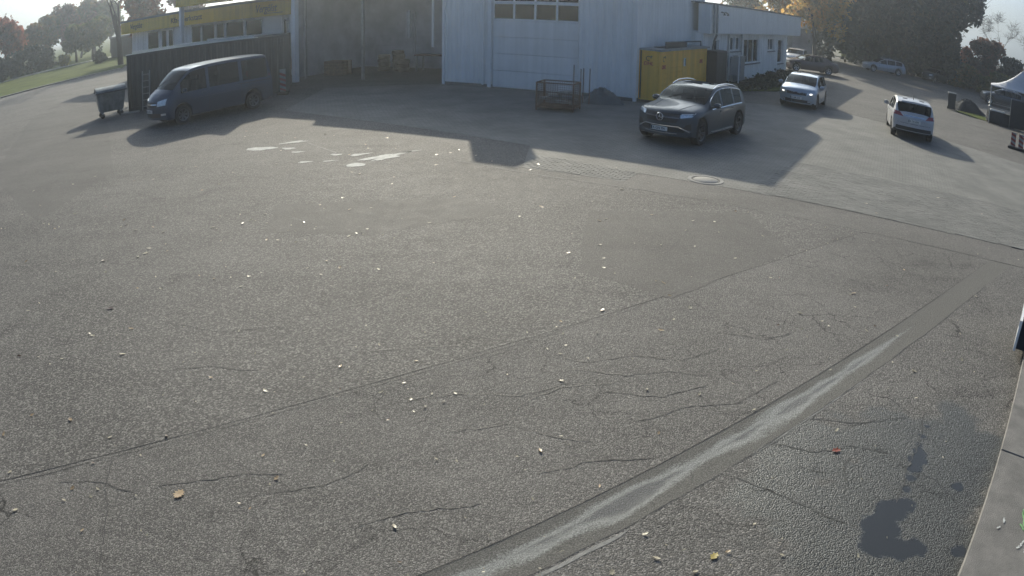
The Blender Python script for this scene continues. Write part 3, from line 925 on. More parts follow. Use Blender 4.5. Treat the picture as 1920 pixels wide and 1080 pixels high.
# right side wall, running back
side_ang = math.atan2(.854, .52) - math.atan2(U.y, U.x)
ms = MB()
ribbed(ms, .06, 8.6, .12, HALL_H, y=0)
so = ms.build('wall', M['sheet'], hall); so.rotation_euler = (0, 0, side_ang)
MB().span(0.05, 8.6, -.02, .14, 0, .12).build('plinth', M['concrete'], hall, rz=side_ang)
m = MB(); ribbed(m, 0, 6, .0, HALL_H, y=0); o = m.build('wall', M['sheet'], hall); o.location = (HL, 6.0, 0); o.rotation_euler = (0, 0, -math.pi / 2)
MB().span(HL, .3, 8.0, 8.15, 0, HALL_H - .03).build('wall', M['sheet2'], hall)
# corner trims and a rain pipe
MB().span(-.06, .05, -.09, .06, 0, HALL_H).build('corner_trim', M['frame_white'], hall)
MB().span(HL - .05, HL + .06, -.09, .06, 0, HALL_H).build('corner_trim', M['frame_white'], hall)
MB().tube([(GL - .35, -.10, .1), (GL - .35, -.10, HALL_H)], .045, 10).build('rain_pipe', M['frame_white'], hall, smooth=40)
# roof
sd = Vector((math.cos(side_ang), math.sin(side_ang)))
rp = [(HL - 5.0, -.12), (.1, -.12), (.1 + sd.x * 8.2, sd.y * 8.2), (HL - 5.0, sd.y * 8.2)]
MB().prism(rp, HALL_H - .02, HALL_H + .06).build('roof', M['roof'], hall)
MB().span(HL - 5.03, HL - 4.95, -.1, 8.1, HALL_H - .45, HALL_H - .025).build('roof_sun_stop', M['roof'], hall)  # unseen strip added to keep the sun out of the roof step
rp2 = [(HL - 9.6, -.12), (HL - 5.03, -.12), (HL - 5.03, 7.5), (HL - 9.6, 7.5)]
MB().prism(rp2, HALL_H - .42, HALL_H - .32).build('roof', M['roof'], hall)
MB().span(-7.95, -6.85, 0.0, 1.1, HALL_H + .07, HALL_H + 1.25).build('roof_vent', M['sheet2'], hall, bevel=.02)
# sectional door
door = MB().span(GL, GR, .10, .16, 0, 4.35).build('sectional_door', M['sheet2'], hall)
for r in range(4):
    MB().span(GL + .06, GR - .06, .03, .10, .03 + .712 * r, .03 + .712 * r + .700).build('door_panel', M['sheet2'], door, bevel=.008)
z = 2.88
for r in range(2):
    z0 = z + r * .75
    w = (GR - GL - .12) / 4
    f = MB()
    f.span(GL + .06, GR - .06, .03, .10, z0, z0 + .06); f.span(GL + .06, GR - .06, .03, .10, z0 + .68, z0 + .74)
    for k in range(5):
        xx = GL + .06 + k * w
        f.span(max(GL + .06, xx - .04), min(GR - .06, xx + .04), .031, .099, z0 + .06, z0 + .68)
    f.build('window_row', M['frame_white'], door)
    for k in range(4):
        xx = GL + .06 + k * w
        MB().span(xx + .03, xx + w - .03, .06, .072, z0 + .05, z0 + .69).build('pane', M['window'], door)
MB().span(GL - .16, GL, -.06, .12, 0, 4.5).build('door_frame', M['frame_white'], hall)
MB().span(GR, GR + .14, -.06, .12, 0, 4.5).build('door_frame', M['frame_white'], hall)
# open bay left of the hall: back wall, posts, strip lights, door leaves
B0, B1 = HL - 9.4, HL
MB().span(B0, B1 - .05, 5.6, 5.8, 0, HALL_H - .03).build('bay_wall', M['bay'], hall)
MB().span(B0 - .2, B0, 0.2, 5.8, 0, HALL_H - .43).build('bay_wall', M['bay'], hall)
for k, (x, y, w) in enumerate([(-17.3, .1, .12), (-13.4, .1, .12)]):
    MB().span(x - w / 2, x + w / 2, y, y + w, 0, HALL_H - .42).build('bay_post', M['galv'], hall)
MB().span(-10.93, -10.73, .3, .42, 1.98, 3.28).build('strip_lamp', M['galv'], hall, bevel=.03)
MB().span(-9.45, -9.37, .2, .28, 1.6, HALL_H - .5).build('rain_pipe', M['frame_white'], hall)
MB().span(-17.2, -14.4, 5.5, 5.6, 0, 3.1).build('bay_door', M['bay'], hall)
for k in range(5):
    MB().span(-17.1, -14.5, 5.45, 5.51, .06 + k * .6, .06 + k * .6 + .56).build('door_panel', M['bay'], hall)
MB().span(-12.6, -11.2, 5.48, 5.6, 1.1, 2.5).build('bay_window', M['frame_white'], hall)
MB().span(-12.5, -11.3, 5.46, 5.50, 1.2, 2.4).build('pane', M['window'], hall)


def hall_pt(x, y):
    q = HA + U * x + V * y
    return (q.x, q.y)


# things in the bay
def tyre_shape(mb, c, r=.33, w=.21, axis='Z', seg=18):
    pr = [(r * .60, -w / 2), (r * .9, -w / 2), (r, -w * .36), (r, w * .36), (r * .9, w / 2), (r * .60, w / 2), (r * .60, -w / 2)]
    return mb.lathe(pr, seg, axis, c)


rgb_ = random.Random(31)
for k, (x, y, n) in enumerate([(-15.2, 3.9, 4), (-14.4, 4.1, 5), (-13.7, 3.6, 3)]):
    for j in range(n):
        q = hall_pt(x + rgb_.uniform(-.03, .03), y + rgb_.uniform(-.03, .03))
        o = tyre_shape(MB(), (0, 0, .105)).build('tyre', M['tyre'], smooth=40, loc=(q[0], q[1], .012 + .212 * j))
        tag(o, 'black tyre in a low stack inside the dim bay beside the hall', 'tyre', 'tyres stacked in the bay')
q = hall_pt(-12.2, 4.2)
t = empty('workbench', (q[0], q[1], .01), frame_at(None, U), 'long dark workbench against the back of the dim bay', 'workbench')
MB().span(-1.0, 1.0, -.35, .35, .82, .88).build('bench_top', M['rust'], t)
for sx in (-.9, .9):
    for sy in (-.28, .28):
        MB().span(sx - .04, sx + .04, sy - .04, sy + .04, 0, .82).build('leg', M['galv'], t)
q = hall_pt(-16.4, 1.6)
t = empty('pallet_stack', (q[0], q[1], .012), frame_at(None, U) + .1, 'stack of wooden pallets just inside the bay', 'pallets')
for k in range(5):
    mb = MB()
    for i in range(5): mb.span(-.6, .6, -.4 + i * .175, -.3 + i * .175, .122 + k * .15, .144 + k * .15)
    for i in range(3): mb.span(-.6, .6, -.4 + i * .35, -.3 + i * .35, 0.0 + k * .15, .12 + k * .15)
    mb.build('pallet', M['rust'], t)

# ---- low workshop at the left with yellow fascia. local x along its front to the right
WS = Vector((-28.1, 47.3))
ws = empty('workshop', (WS.x, WS.y, 0), frame_at(None, U), 'low white workshop with a long yellow lettered fascia', 'building')
WL = 18.9
MB().span(.7, WL, .5, .7, 0, 3.4).build('wall', M['white'], ws)
MB().span(.7, .9, .7, 9, 0, 3.4).build('wall', M['white'], ws)
MB().span(0, WL + .3, -.2, 9.5, 4.27, 4.42).build('roof', M['roof'], ws)
MB().span(.9, WL, 8.8, 9.0, 0, 4.26).build('wall', M['white'], ws)
MB().span(WL - .2, WL, .7, 8.8, 0, 4.26).build('wall', M['white'], ws)
fas = MB().span(0, WL + .3, -.1, .45, 3.40, 4.26).build('fascia', M['yellow'], ws)
text_mesh('Vergölst', .52, 'lettering', M['ink'], fas, (1.45, -.115, 3.70), (math.pi / 2, 0, 0), shear=.25)
text_mesh('Kfz-Werkstatt', .50, 'lettering', M['ink'], fas, (7.1, -.115, 3.68), (math.pi / 2, 0, 0), sx=1.25)
text_mesh('Vergölst', .62, 'lettering', M['ink'], fas, (16.0, -.115, 3.66), (math.pi / 2, 0, 0), shear=.25, sx=.85)
MB().span(17.0, 18.3, -.108, -.1, 3.55, 3.59).build('underline', M['ink'], fas)
for (a, b_, z0, z1) in [(3.1, 4.7, 0.1, 3.3), (5.0, 5.75, .9, 3.3), (5.92, 6.6, .9, 3.3), (8.75, 9.9, .9, 3.3), (9.95, 11.4, .9, 3.3), (11.5, 12.4, .9, 3.3), (12.5, 14.3, .9, 3.3), (14.45, 16.0, .9, 3.3), (17.75, 18.1, .9, 3.2)]:
    f = MB(); e = .06
    f.span(a, a + e, .42, .52, z0, z1); f.span(b_ - e, b_, .42, .52, z0, z1); f.span(a + e, b_ - e, .42, .52, z0, z0 + e); f.span(a + e, b_ - e, .42, .52, z1 - e, z1)
    wo_ = f.build('window', M['frame_white'], ws)
    MB().span(a + e, b_ - e, .455, .47, z0 + e, z1 - e).build('pane', M['window'], wo_)
    MB().span(a + e, b_ - e, .485, .495, z0 + e, z1 - e).build('blind', M['dark'], wo_)
for k in range(9):
    MB().span(16.15, 17.65, .44, .5, .3 + k * .34, .3 + k * .34 + .32).build('door_panel', M['frame_white'], ws, bevel=.01)
    MB().span(6.75, 8.1, .44, .5, .3 + k * .34, .3 + k * .34 + .32).build('door_panel', M['frame_white'], ws, bevel=.01)
# forecourt canopy in front of the workshop
CO = Vector((-18.85, 38.65))
cn = empty('forecourt_canopy', (CO.x, CO.y, 0), frame_at(None, U), 'yellow fronted forecourt canopy on white posts before the workshop', 'canopy')
MB().span(-.25, 10.2, -.12, .0, 4.58, 5.6).build('fascia', M['yellow'], cn)
MB().span(-.25, -.13, 0, 4.2, 4.58, 5.6).build('fascia', M['yellow'], cn)
MB().span(-.13, 10.2, .0, 4.2, 4.62, 4.8).build('soffit', M['sheet2'], cn)
MB().span(-.13, .12, .02, .27, 0, 4.62).build('post', M['frame_white'], cn, bevel=.02)
MB().span(9.0, 9.28, .6, .88, 0, 4.62).build('post', M['frame_white'], cn, bevel=.02)

# ---- low white office building at the right. local x along its front, away from the camera
OA, OD = Vector((8.4, 32.9)), Vector((0.54, 0.84))
of = empty('office', (OA.x, OA.y, 0), math.atan2(.84, .54), 'low white office building with deep plain fascia beside the hall', 'building')
OL, FL = 18.9, 22.1
# wall built in pieces round the openings; local -y faces the drive
wins = [(1.55, 2.5, .1, 2.35, 'door'), (4.45, 5.3, 1.72, 2.5, 'w'), (5.5, 6.4, 1.72, 2.5, 'w'), (7.15, 10.75, .95, 2.38, 'w3'), (12.95, 14.75, 1.6, 2.42, 'w2'), (15.9, 17.6, .70, 2.35, 'w')]
wm = MB(); x = 0
for (a, b_, z0, z1, k) in wins:
    wm.span(x, a, 0, .3, 0, 2.66)
    wm.span(a, b_, 0, .3, 0, z0); wm.span(a, b_, 0, .3, z1, 2.66)
    x = b_
wm.span(x, OL, 0, .3, 0, 2.66)
wm.span(-.0, .3, .3, 6, 0, 2.66); wm.span(OL - .3, OL, .3, 6, 0, 2.66)
wm.build('wall', M['white'], of)
for (a, b_, z0, z1, k) in wins:
    n = {'w': 1, 'w3': 3, 'w2': 2, 'door': 1}[k]
    e = .07
    f = MB()
    f.span(a, b_, .08, .18, z0, z0 + e); f.span(a, b_, .08, .18, z1 - e, z1)
    w = (b_ - a - e) / n
    for i in range(n + 1):
        f.span(a + i * w, a + i * w + e, .081, .179, z0 + e, z1 - e)
    wo_ = f.build('door' if k == 'door' else 'window', M['frame_white'], of)
    for i in range(n):
        MB().span(a + i * w + e, a + (i + 1) * w, .12, .135, z0 + e, z1 - e).build('pane', M['window'], wo_)
    MB().span(a - .05, b_ + .05, -.09, .08, z0 - .06, z0 - .005).build('sill', M['concrete'], wo_)
MB().span(.3, OL - .3, 2.6, 2.7, 0, 2.6).build('inner_wall', M['bay'], of)
MB().span(-.05, FL, -.35, .25, 2.66, 4.08).build('fascia', M['sheet2'], of, bevel=.02)
MB().span(-.1, FL + .05, -.40, 6.2, 4.08, 4.16).build('roof', M['roof'], of)
MB().span(.0, FL, .25, 6.0, 2.67, 2.75).build('soffit', M['sheet2'], of)
MB().span(FL - .35, FL - .05, -.1, .2, 0, 2.66).build('post', M['white'], of) if False else None
for xx in (.25, .75):
    MB().tube([(xx, -.42, 2.7), (xx, -.42, 4.1)], .05, 10).build('rain_pipe', M['galv'], of, smooth=40)
MB().tube([(.75, -.42, 2.66), (.8, -.3, 2.4), (1.1, -.14, 2.05), (1.15, -.1, 1.7), (1.15, -.1, .1)], .055, 10).build('rain_pipe', M['galv'], of, smooth=40)
MB().tube([(3.95, -.06, .1), (3.95, -.06, 2.66)], .04, 8).build('rain_pipe', M['galv'], of, smooth=40)
MB().tube([(6.45, -.06, 1.5), (6.45, -.06, 2.66)], .04, 8).build('rain_pipe', M['galv'], of, smooth=40)
for xx in (1.55, 2.15):
    MB().tube([(xx, -.36, 3.75), (xx, -.5, 3.72), (xx, -.52, 3.6)], [.03, .03, .07], 8).build('wall_lamp', M['dark'], of, smooth=40)

# ---- garage row far behind the office
gr = empty('garage_row', (26.5, 76.0, 0), math.atan2(-.30, .95), 'distant low grey garage row behind the parked white car', 'building')
MB().span(-4, 5.2, 0, 6, 0, 2.2).build('wall', M['bay'], gr)
MB().span(-4.3, 5.5, -.5, 6.3, 3.0, 3.9).build('roof', M['sheet2'], gr)
MB().span(-4, 5.2, .05, 6, 2.2, 3.0).build('lintel', M['bay'], gr)
for k in range(2):
    MB().span(-3.6 + k * 3.5, -.6 + k * 3.5, -.08, 0, .1, 2.1).build('garage_door', M['galv'], gr)

# ---- dark shed by the street at the left
sh = empty('shed', (-50.5, 88.0, .1), -.5, 'small dark flat roofed shed by the footpath behind the bare tree', 'shed')
MB().span(-3, 3, -2, 2, 0, 2.7).build('wall', M['dark'], sh)
MB().span(-3.2, 3.2, -2.2, 2.2, 2.7, 2.9).build('roof', M['roof'], sh)

# ================================================================== yard furniture
# dark steel container with galvanised edge
ct = empty('storage_container', (-17.0, 28.95, .006), rad(15.5), 'long dark steel storage container behind the van', 'container')
m = MB(); ribbed(m, .12, 7.5, .16, 2.46, .27, .035, y=.06); m.build('side_wall', M['container'], ct)
m = MB(); m.span(.1, 7.5, .2, 2.35, .15, 2.47); m.build('box', M['container'], ct)
m = MB()
for xx in (0, 7.48):
    m.span(xx, xx + .12, -.0, .12, 0, 2.56); m.span(xx, xx + .12, 2.3, 2.42, 0, 2.56)
m.span(.12, 7.48, .0, .1, .0, .16); m.span(.12, 7.48, .0, .10, 2.46, 2.56); m.span(.12, 7.48, 2.3, 2.42, 2.46, 2.56)
m.build('frame', M['container'], ct)
MB().span(-.02, 6.2, -.04, .07, 2.565, 2.60).build('roof_edge', M['rim_pale'], ct)
MB().span(.2, 6.0, .35, .43, 2.57, 2.68).build('roof_edge', M['rim_pale'], ct)
MB().span(.1, 7.5, .1, 2.35, 2.50, 2.565).build('roof', M['container'], ct)
# ladder against the container
la = empty('ladder', (-15.95, 28.78, .006), rad(15.5), 'short aluminium ladder leaning on the dark container', 'ladder')
for sx in (-.17, .17):
    MB().tube([(sx, .05, 0), (sx, .36, 1.75)], .022, 8).build('rail', M['galv'], la)
for k in range(6):
    MB().tube([(-.17, .05 + .31 * (k + .6) / 6.2, 1.75 * (k + .6) / 6.2), (.17, .05 + .31 * (k + .6) / 6.2, 1.75 * (k + .6) / 6.2)], .016, 6).build('rung', M['galv'], la)
# orange-brown skip with white rim seen over the container
sk = empty('skip_trailer', (-18.2, 38.1, .006), math.atan2(U.y, U.x) + .18, 'orange brown skip with a bright white rim behind the container', 'skip')
m = MB(); m.add([(0, 0, .4), (6.2, 0, .4), (6.2, 2.1, .4), (0, 2.1, .4), (-.3, -.1, 2.32), (5.7, -.1, 2.32), (5.7, 2.2, 2.32), (-.3, 2.2, 2.32)], [(0, 1, 2, 3), (0, 1, 5, 4), (1, 2, 6, 5), (2, 3, 7, 6), (3, 0, 4, 7)])
m.build('tub', M['orange'], sk)
m = MB(); m.tube([(-.3, -.1, 2.36), (5.4, -.1, 2.36), (5.9, -.08, 2.2)], .06, 8); m.tube([(-.3, 2.2, 2.36), (5.4, 2.2, 2.36)], .06, 8); m.build('rim', M['frame_white'], sk)
for xx in (.3, 5.6):
    for yy in (.2, 1.7):
        MB().span(xx, xx + .2, yy, yy + .2, 0, .42).build('leg', M['dark'], sk)

# wheeled waste container
du = empty('dumpster', (-17.5, 28.1, .006), rad(38), 'grey steel wheeled dumpster at the left end of the dark container', 'dumpster')
m = MB()
lo = [(-.56, -.42), (.56, -.42), (.56, .42), (-.56, .42)]; hi = [(-.70, -.54), (.70, -.54), (.70, .54), (-.70, .54)]
m.add([(*p, .27) for p in lo] + [(*p, 1.15) for p in hi], [(3, 2, 1, 0), (0, 1, 5, 4), (1, 2, 6, 5), (2, 3, 7, 6), (3, 0, 4, 7), (4, 5, 6, 7)])
m.build('body', M['dumpster'], du, bevel=.02)
for k in range(4):
    xx = -.42 + .28 * k
    mm = MB(); mm.add([(xx - .03, -.44, .33), (xx + .03, -.44, .33), (xx + .036, -.553, 1.12), (xx - .036, -.553, 1.12), (xx - .03, -.40, .33), (xx + .03, -.40, .33), (xx + .036, -.52, 1.12), (xx - .036, -.52, 1.12)], [(0, 1, 2, 3), (4, 5, 1, 0), (3, 2, 6, 7), (1, 5, 6, 2), (0, 3, 7, 4)])
    mm.build('rib', M['dumpster'], du)
m = MB()
pl = []
for i in range(9):
    t_ = math.pi * i / 8
    pl.append((-.56 * math.cos(t_), 1.17 + .20 * math.sin(t_)))
m.add([(sx * .72, y, z) for sx in (-1, 1) for y, z in pl], [(i, i + 1, 10 + i, 9 + i) for i in range(8)] + [tuple(range(8, -1, -1)), tuple(range(9, 18))])
m.build('lid', M['dumpster'], du, smooth=30)
MB().span(-.75, .75, -.60, -.54, 1.11, 1.17).build('rim', M['dark'], du)
MB().span(-.75, .75, .54, .60, 1.11, 1.17).build('rim', M['dark'], du)
for sx in (-.45, .45):
    for sy in (-.34, .34):
        w_ = MB().lathe([(0, -.03), (.10, -.03), (.115, -.02), (.115, .02), (.10, .03), (0, .03)], 14, 'Y', (sx, sy, .116)).build('castor', M['tyre'], du, smooth=40)
        MB().span(sx - .05, sx + .05, sy - .05, sy + .05, .19, .28).build('bracket', M['galv'], w_)
bb = tag(MB().span(-.45, .45, -.09, .09, 0, .07).build('wooden_plank', M['concrete_pale'], loc=(-16.55, 28.3, .006), rz=.35, bevel=.01), 'pale wooden plank on the ground between dumpster and container', 'plank')


# red and white warning boards
def warn_board(loc, rz, label, n=1, h=.95, group=None):
    t = empty('warning_board', loc, rz, label, 'barrier', group)
    for i in range(n):
        x0 = i * .42
        m = MB().span(x0 - .13, x0 + .13, -.012, .012, .12, h); bd = m.build('board', M['board_grey'], t)
        k = 0; z = .14
        while z < h - .1:
            sgn = 1
            m = MB(); m.add([(x0 - .13, -.016, z + .05), (x0 - .13, -.016, z + .16), (x0 + .13, -.016, min(h, z + .06)), (x0 + .13, -.016, max(.12, z - .05))], [(0, 1, 2, 3)])
            m.build('red_stripe', M['board_red'], bd, fix=False)
            z += .22
        MB().span(x0 - .25, x0 + .25, -.2, .2, 0, .12).build('foot', M['tyre'], t, bevel=.02)
    return t


warn_board((-9.75, 30.2, .012), .2, 'red and white warning board beside the right end of the container', 1, 1.1)
# two board barrier by the tent
warn_board((22.25, 26.3, .006), -.75, 'pair of red and white warning boards at the right below the tent', 3, .75)

# rusty mesh crate with stakes
gx = empty('mesh_crate', (1.45, 24.75, .02), rad(-20), 'rusty wire mesh crate with open top before the hall door', 'crate')
W_, D_, H_ = 1.25, .85, .95
for sx in (-1, 1):
    for sy in (-1, 1):
        MB().span(sx * W_ / 2 - .025, sx * W_ / 2 + .025, sy * D_ / 2 - .025, sy * D_ / 2 + .025, 0, H_).build('post', M['rust'], gx)
m = MB()
for z, nm_ in ((.12, 'lower_frame'), (H_ - .02, 'upper_frame')):
    m = MB()
    for sy in (-1, 1): m.span(-W_ / 2, W_ / 2, sy * D_ / 2 - .02, sy * D_ / 2 + .02, z - .02, z + .02)
    for sx in (-1, 1): m.span(sx * W_ / 2 - .02, sx * W_ / 2 + .02, -D_ / 2, D_ / 2, z - .021, z + .021)
    m.build(nm_, M['rust'], gx)
pass
for sy in (-1, 1):
    m = MB()
    for i in range(1, 16): m.tube([(-W_ / 2 + W_ * i / 16, sy * D_ / 2, .12), (-W_ / 2 + W_ * i / 16, sy * D_ / 2, H_ - .04 - (.3 if sy < 0 and i > 9 else 0))], .005, 4, False)
    for i in range(1, 11): m.tube([(-W_ / 2, sy * D_ / 2, .12 + .8 * i / 11), (W_ / 2 * (1 if sy > 0 or i < 7 else .2), sy * D_ / 2, .12 + .8 * i / 11)], .005, 4, False)
    m.build('mesh_panel', M['rust'], gx)
for sx in (-1, 1):
    m = MB()
    for i in range(1, 11): m.tube([(sx * W_ / 2, -D_ / 2 + D_ * i / 11, .12), (sx * W_ / 2, -D_ / 2 + D_ * i / 11, H_ - .04)], .005, 4, False)
    for i in range(1, 11): m.tube([(sx * W_ / 2, -D_ / 2, .12 + .8 * i / 11), (sx * W_ / 2, D_ / 2, .12 + .8 * i / 11)], .005, 4, False)
    m.build('mesh_panel', M['rust'], gx)
MB().span(-W_ / 2, W_ / 2, -D_ / 2, D_ / 2, .08, .11).build('floor', M['rust'], gx)
fp = MB()
rc = random.Random(2)
for i in range(9):
    fp.box((rc.uniform(-.4, .4), rc.uniform(-.25, .25), .2 + .05 * i), (rc.uniform(.2, .5), rc.uniform(.15, .3), .07), rc.uniform(0, 3))
tag(fp.build('scrap_metal', M['galv'], loc=(1.45, 24.75, .02), rz=rad(-20)), 'loose scrap metal pieces heaped inside the rusty mesh crate', 'scrap')
for k, (x, y, h) in enumerate([(2.05, 26.2, 1.42), (2.28, 26.0, 1.3), (2.42, 26.5, 1.28), (2.62, 26.25, 1.3)]):
    o = MB().tube([(0, 0, 0), (.01, .0, h)], .018, 8).build('metal_stake', M['rust'], loc=(x, y, .012))
    tag(o, ['tallest thin rusty stake standing right behind the mesh crate', 'second thin rusty stake from the left behind the mesh crate', 'third thin rusty stake from the left behind the mesh crate', 'rightmost thin rusty stake between mesh crate and hall wall'][k], 'stake', 'stakes behind the crate')


def heap(name, cx, cy, rx, ry, h, m, rg, n=24, rings=8, loc_z=.01, rz=0):
    vs, fs = [], []
    for i in range(rings + 1):
        t = i / rings
        for k in range(n):
            a = 2 * math.pi * k / n
            rr = (1 - t) * (1 + .18 * math.sin(3 * a + 1) + rg.uniform(-.08, .08))
            z = h * (1 - (1 - t) ** 1.8) * (1 + rg.uniform(-.12, .12)) if i else 0
            vs.append((rx * rr * math.cos(a), ry * rr * math.sin(a), max(0, z)))
    for i in range(rings):
        for k in range(n):
            fs.append((i * n + k, i * n + (k + 1) % n, (i + 1) * n + (k + 1) % n, (i + 1) * n + k))
    return MB().add(vs, fs).build(name, m, smooth=35, loc=(cx, cy, loc_z), rz=rz)


tag(heap('tarpaulin_heap', 3.1, 26.7, .75, .5, .55, M['tarp'], random.Random(5), rz=-.4), 'crumpled grey tarpaulin heaped against the hall wall by the stakes', 'tarpaulin')

# ---- yellow parcel locker bank. local x along its front, away from the camera; local -y faces the drive
pk = empty('parcel_lockers', (5.33, 27.47, .012), math.atan2(.854, .52), 'yellow parcel locker bank against the hall side wall', 'parcel locker')
PL = 6.25
MB().span(.0, PL, .03, .80, .06, 1.98).build('housing', M['yellow_box'], pk)
MB().span(-.03, PL + .03, -.12, .86, 1.985, 2.06).build('roof', M['galv'], pk)
MB().span(.05, PL - .05, .06, .76, .0, .06).build('base', M['dark'], pk)
cw = PL / 9
for c in range(9):
    rows = [.3, .3, .2, .2, .2, .3, .38] if c not in (4,) else [.6, 1.3]
    z = .09
    for r, hh in enumerate(rows):
        hh *= 1.88 / sum(rows)
        MB().span(c * cw + .008, (c + 1) * cw - .008, .0, .03, z + .006, z + hh - .006).build('locker_door', M['yellow_box'], pk)
        z += hh
pn = MB().span(4 * cw + .14, 4 * cw + .36, -.03, 0, 1.28, 1.62).build('control_screen', M['frame_white'], pk)
MB().span(4 * cw + .27, 4 * cw + .35, -.034, -.03, 1.30, 1.60).build('screen', M['dark'], pn)


def horn(parent, x, y, z, s, rot):
    m = MB()
    m.tube([(s * .5 * math.cos(t_), 0, s * .42 * math.sin(t_)) for t_ in [2 * math.pi * i / 16 for i in range(14)]], s * .08, 6)
    m.tube([(s * .45, 0, s * .2), (s * .62, 0, s * .5)], [s * .06, s * .2], 6)
    o = m.build('horn_emblem', M['ink'], parent); o.location = (x, y, z); o.rotation_euler = rot; o.scale = (1, .15, 1)


horn(pk, .55, -.004, 1.66, .22, (0, 0, 0))
text_mesh('DHL', .22, 'lettering', M['red_ink'], pk, (.3, -.01, 1.28), (math.pi / 2, 0, 0), shear=.2)
text_mesh('DHL', .24, 'lettering', M['red_ink'], pk, (5.1, -.01, 1.32), (math.pi / 2, 0, 0), shear=.2)
# near end face
er = (0, 0, -math.pi / 2)
horn(pk, -.006, .42, 1.68, .2, er)
text_mesh('DHL', .2, 'lettering', M['red_ink'], pk, (-.008, .62, 1.42), (math.pi / 2, 0, -math.pi / 2), shear=.2)
MB().span(-.01, 0.0, .70, .76, .1, 1.97).build('corner_strip', M['dark'], pk)
# folded metal rack on the lockers
rk_ = empty('roof_rack', (5.33, 27.47, 2.073), math.atan2(.854, .52), 'dark folded metal rack lying on the yellow lockers', 'rack')
m = MB(); m.span(1.0, 3.6, .1, .14, .0, .22); m.span(1.0, 3.6, .1, .6, .0, .03); m.build('panel', M['dark'], rk_)
m = MB(); m.tube([(1.0, .12, .24), (6.2, .3, .20)], .03, 6); m.tube([(6.2, .3, .2), (6.2, .3, 0.0)], .025, 6); m.tube([(3.4, .12, .26), (3.4, .12, 0)], .025, 6); m.build('bar', M['dark'], rk_)
# dark cabinet and notice board beyond the lockers
cb = empty('cable_cabinet', (8.75, 32.75, .06), math.atan2(.84, .54), 'tall dark cabinet at the far end of the yellow lockers', 'cabinet')
MB().span(.1, 1.75, -.25, .3, 0, 1.82).build('housing', M['dark'], cb, bevel=.01)
for k in range(2):
    MB().span(.14 + k * .81, .92 + k * .81, -.27, -.25, .1, 1.76).build('cabinet_door', M['dark'], cb)
nb = empty('notice_board', (10.35, 34.2, .06), math.atan2(.84, .54) - .5, 'pale notice board on a white post in front of the office', 'sign')
MB().tube([(.3, 0, 0), (.3, 0, 1.62)], .035, 8).build('post', M['frame_white'], nb)
MB().span(-.3, .25, -.02, .02, .65, 1.55).build('board', M['concrete_pale'], nb)
ec = empty('meter_cabinet', (11.35, 36.75, .06), math.atan2(.84, .54), 'grey upright meter cabinet standing before the office wall', 'cabinet')
MB().span(-.45, .45, -.2, .18, 0, 1.42).build('housing', M['galv'], ec, bevel=.015)
MB().span(-.47, .47, -.22, .2, 1.42, 1.47).build('cap', M['galv'], ec)
MB().span(-.4, .4, -.215, -.2, .12, 1.36).build('cabinet_door', M['galv'], ec)

# ---- wheelie bin
wb = empty('wheelie_bin', (26.85, 38.9, .006), rad(-35), 'black wheelie bin standing alone at the edge of the drive', 'bin')
m = MB(); a, b_ = .24, .29
m.add([(-a, -a, .05), (a, -a, .05), (a, a, .05), (-a, a, .05), (-b_, -b_, .98), (b_, -b_, .98), (b_, b_ + .05, .98), (-b_, b_ + .05, .98)], [(0, 1, 2, 3), (0, 1, 5, 4), (1, 2, 6, 5), (2, 3, 7, 6), (3, 0, 4, 7), (4, 5, 6, 7)])
m.build('body', M['bin'], wb, bevel=.02)
m = MB(); m.add([(-.31, -.33, .98), (.31, -.33, .98), (.31, .38, 1.0), (-.31, .38, 1.0), (-.27, -.28, 1.07), (.27, -.28, 1.07), (.27, .33, 1.12), (-.27, .33, 1.12)], [(0, 1, 2, 3), (0, 1, 5, 4), (1, 2, 6, 5), (2, 3, 7, 6), (3, 0, 4, 7), (4, 5, 6, 7)])
m.build('lid', M['bin'], wb, bevel=.015)
MB().tube([(-.25, .40, 1.02), (.25, .40, 1.02)], .02, 8).build('handle', M['bin'], wb)
for sx in (-.27, .27):
    MB().lathe([(0, -.03), (.1, -.03), (.1, .03), (0, .03)], 14, 'X', (sx, .25, .1)).build('wheel', M['tyre'], wb)

# ---- white party tent at the right edge
te = empty('party_tent', (27.3, 35.05, .006), 0, 'white peaked party tent with a grey post cut by the right edge', 'tent')
ex = Vector((5.0, -1.9)); ey = Vector((2.0, 2.6))
P00, P10, P01, P11 = Vector((0, 0)), ex, ey, ex + ey
EH, PH = 2.33, 4.1
ctr = (ex + ey) / 2
n = 10
vs, fs = [], []
for i in range(n + 1):
    for j in range(n + 1):
        p = P00 + ex * (i / n) + ey * (j / n)
        r = max(abs(i / n - .5), abs(j / n - .5)) * 2
        z = EH + (PH - EH) * (1 - r) ** 1.7
        vs.append((p.x * 1.04 - .05, p.y * 1.04, z))
for i in range(n):
    for j in range(n):
        fs.append((i * (n + 1) + j, (i + 1) * (n + 1) + j, (i + 1) * (n + 1) + j + 1, i * (n + 1) + j + 1))
MB().add(vs, fs).build('canopy', M['tent'], te, smooth=50)
for a_, b2 in ((P00, P10), (P10, P11), (P11, P01), (P01, P00)):
    m = MB(); m.add([(a_.x * 1.04 - .05, a_.y * 1.04, EH), (b2.x * 1.04 - .05, b2.y * 1.04, EH), (b2.x * 1.04 - .05, b2.y * 1.04, EH - .06), (a_.x * 1.04 - .05, a_.y * 1.04, EH - .06)], [(0, 1, 2, 3)])
    m.build('valance', M['tent'], te)
for p in (P00, P10, P01, P11):
    leg = MB().tube([(p.x, p.y, 0), (p.x, p.y, EH)], .035, 8).build('post', M['galv'], te)
    MB().lathe([(0, 0), (.09, 0), (.10, .1), (.06, .16), (0, .16)], 10, 'Z', (p.x, p.y, .95)).build('clamp', M['galv'], leg)
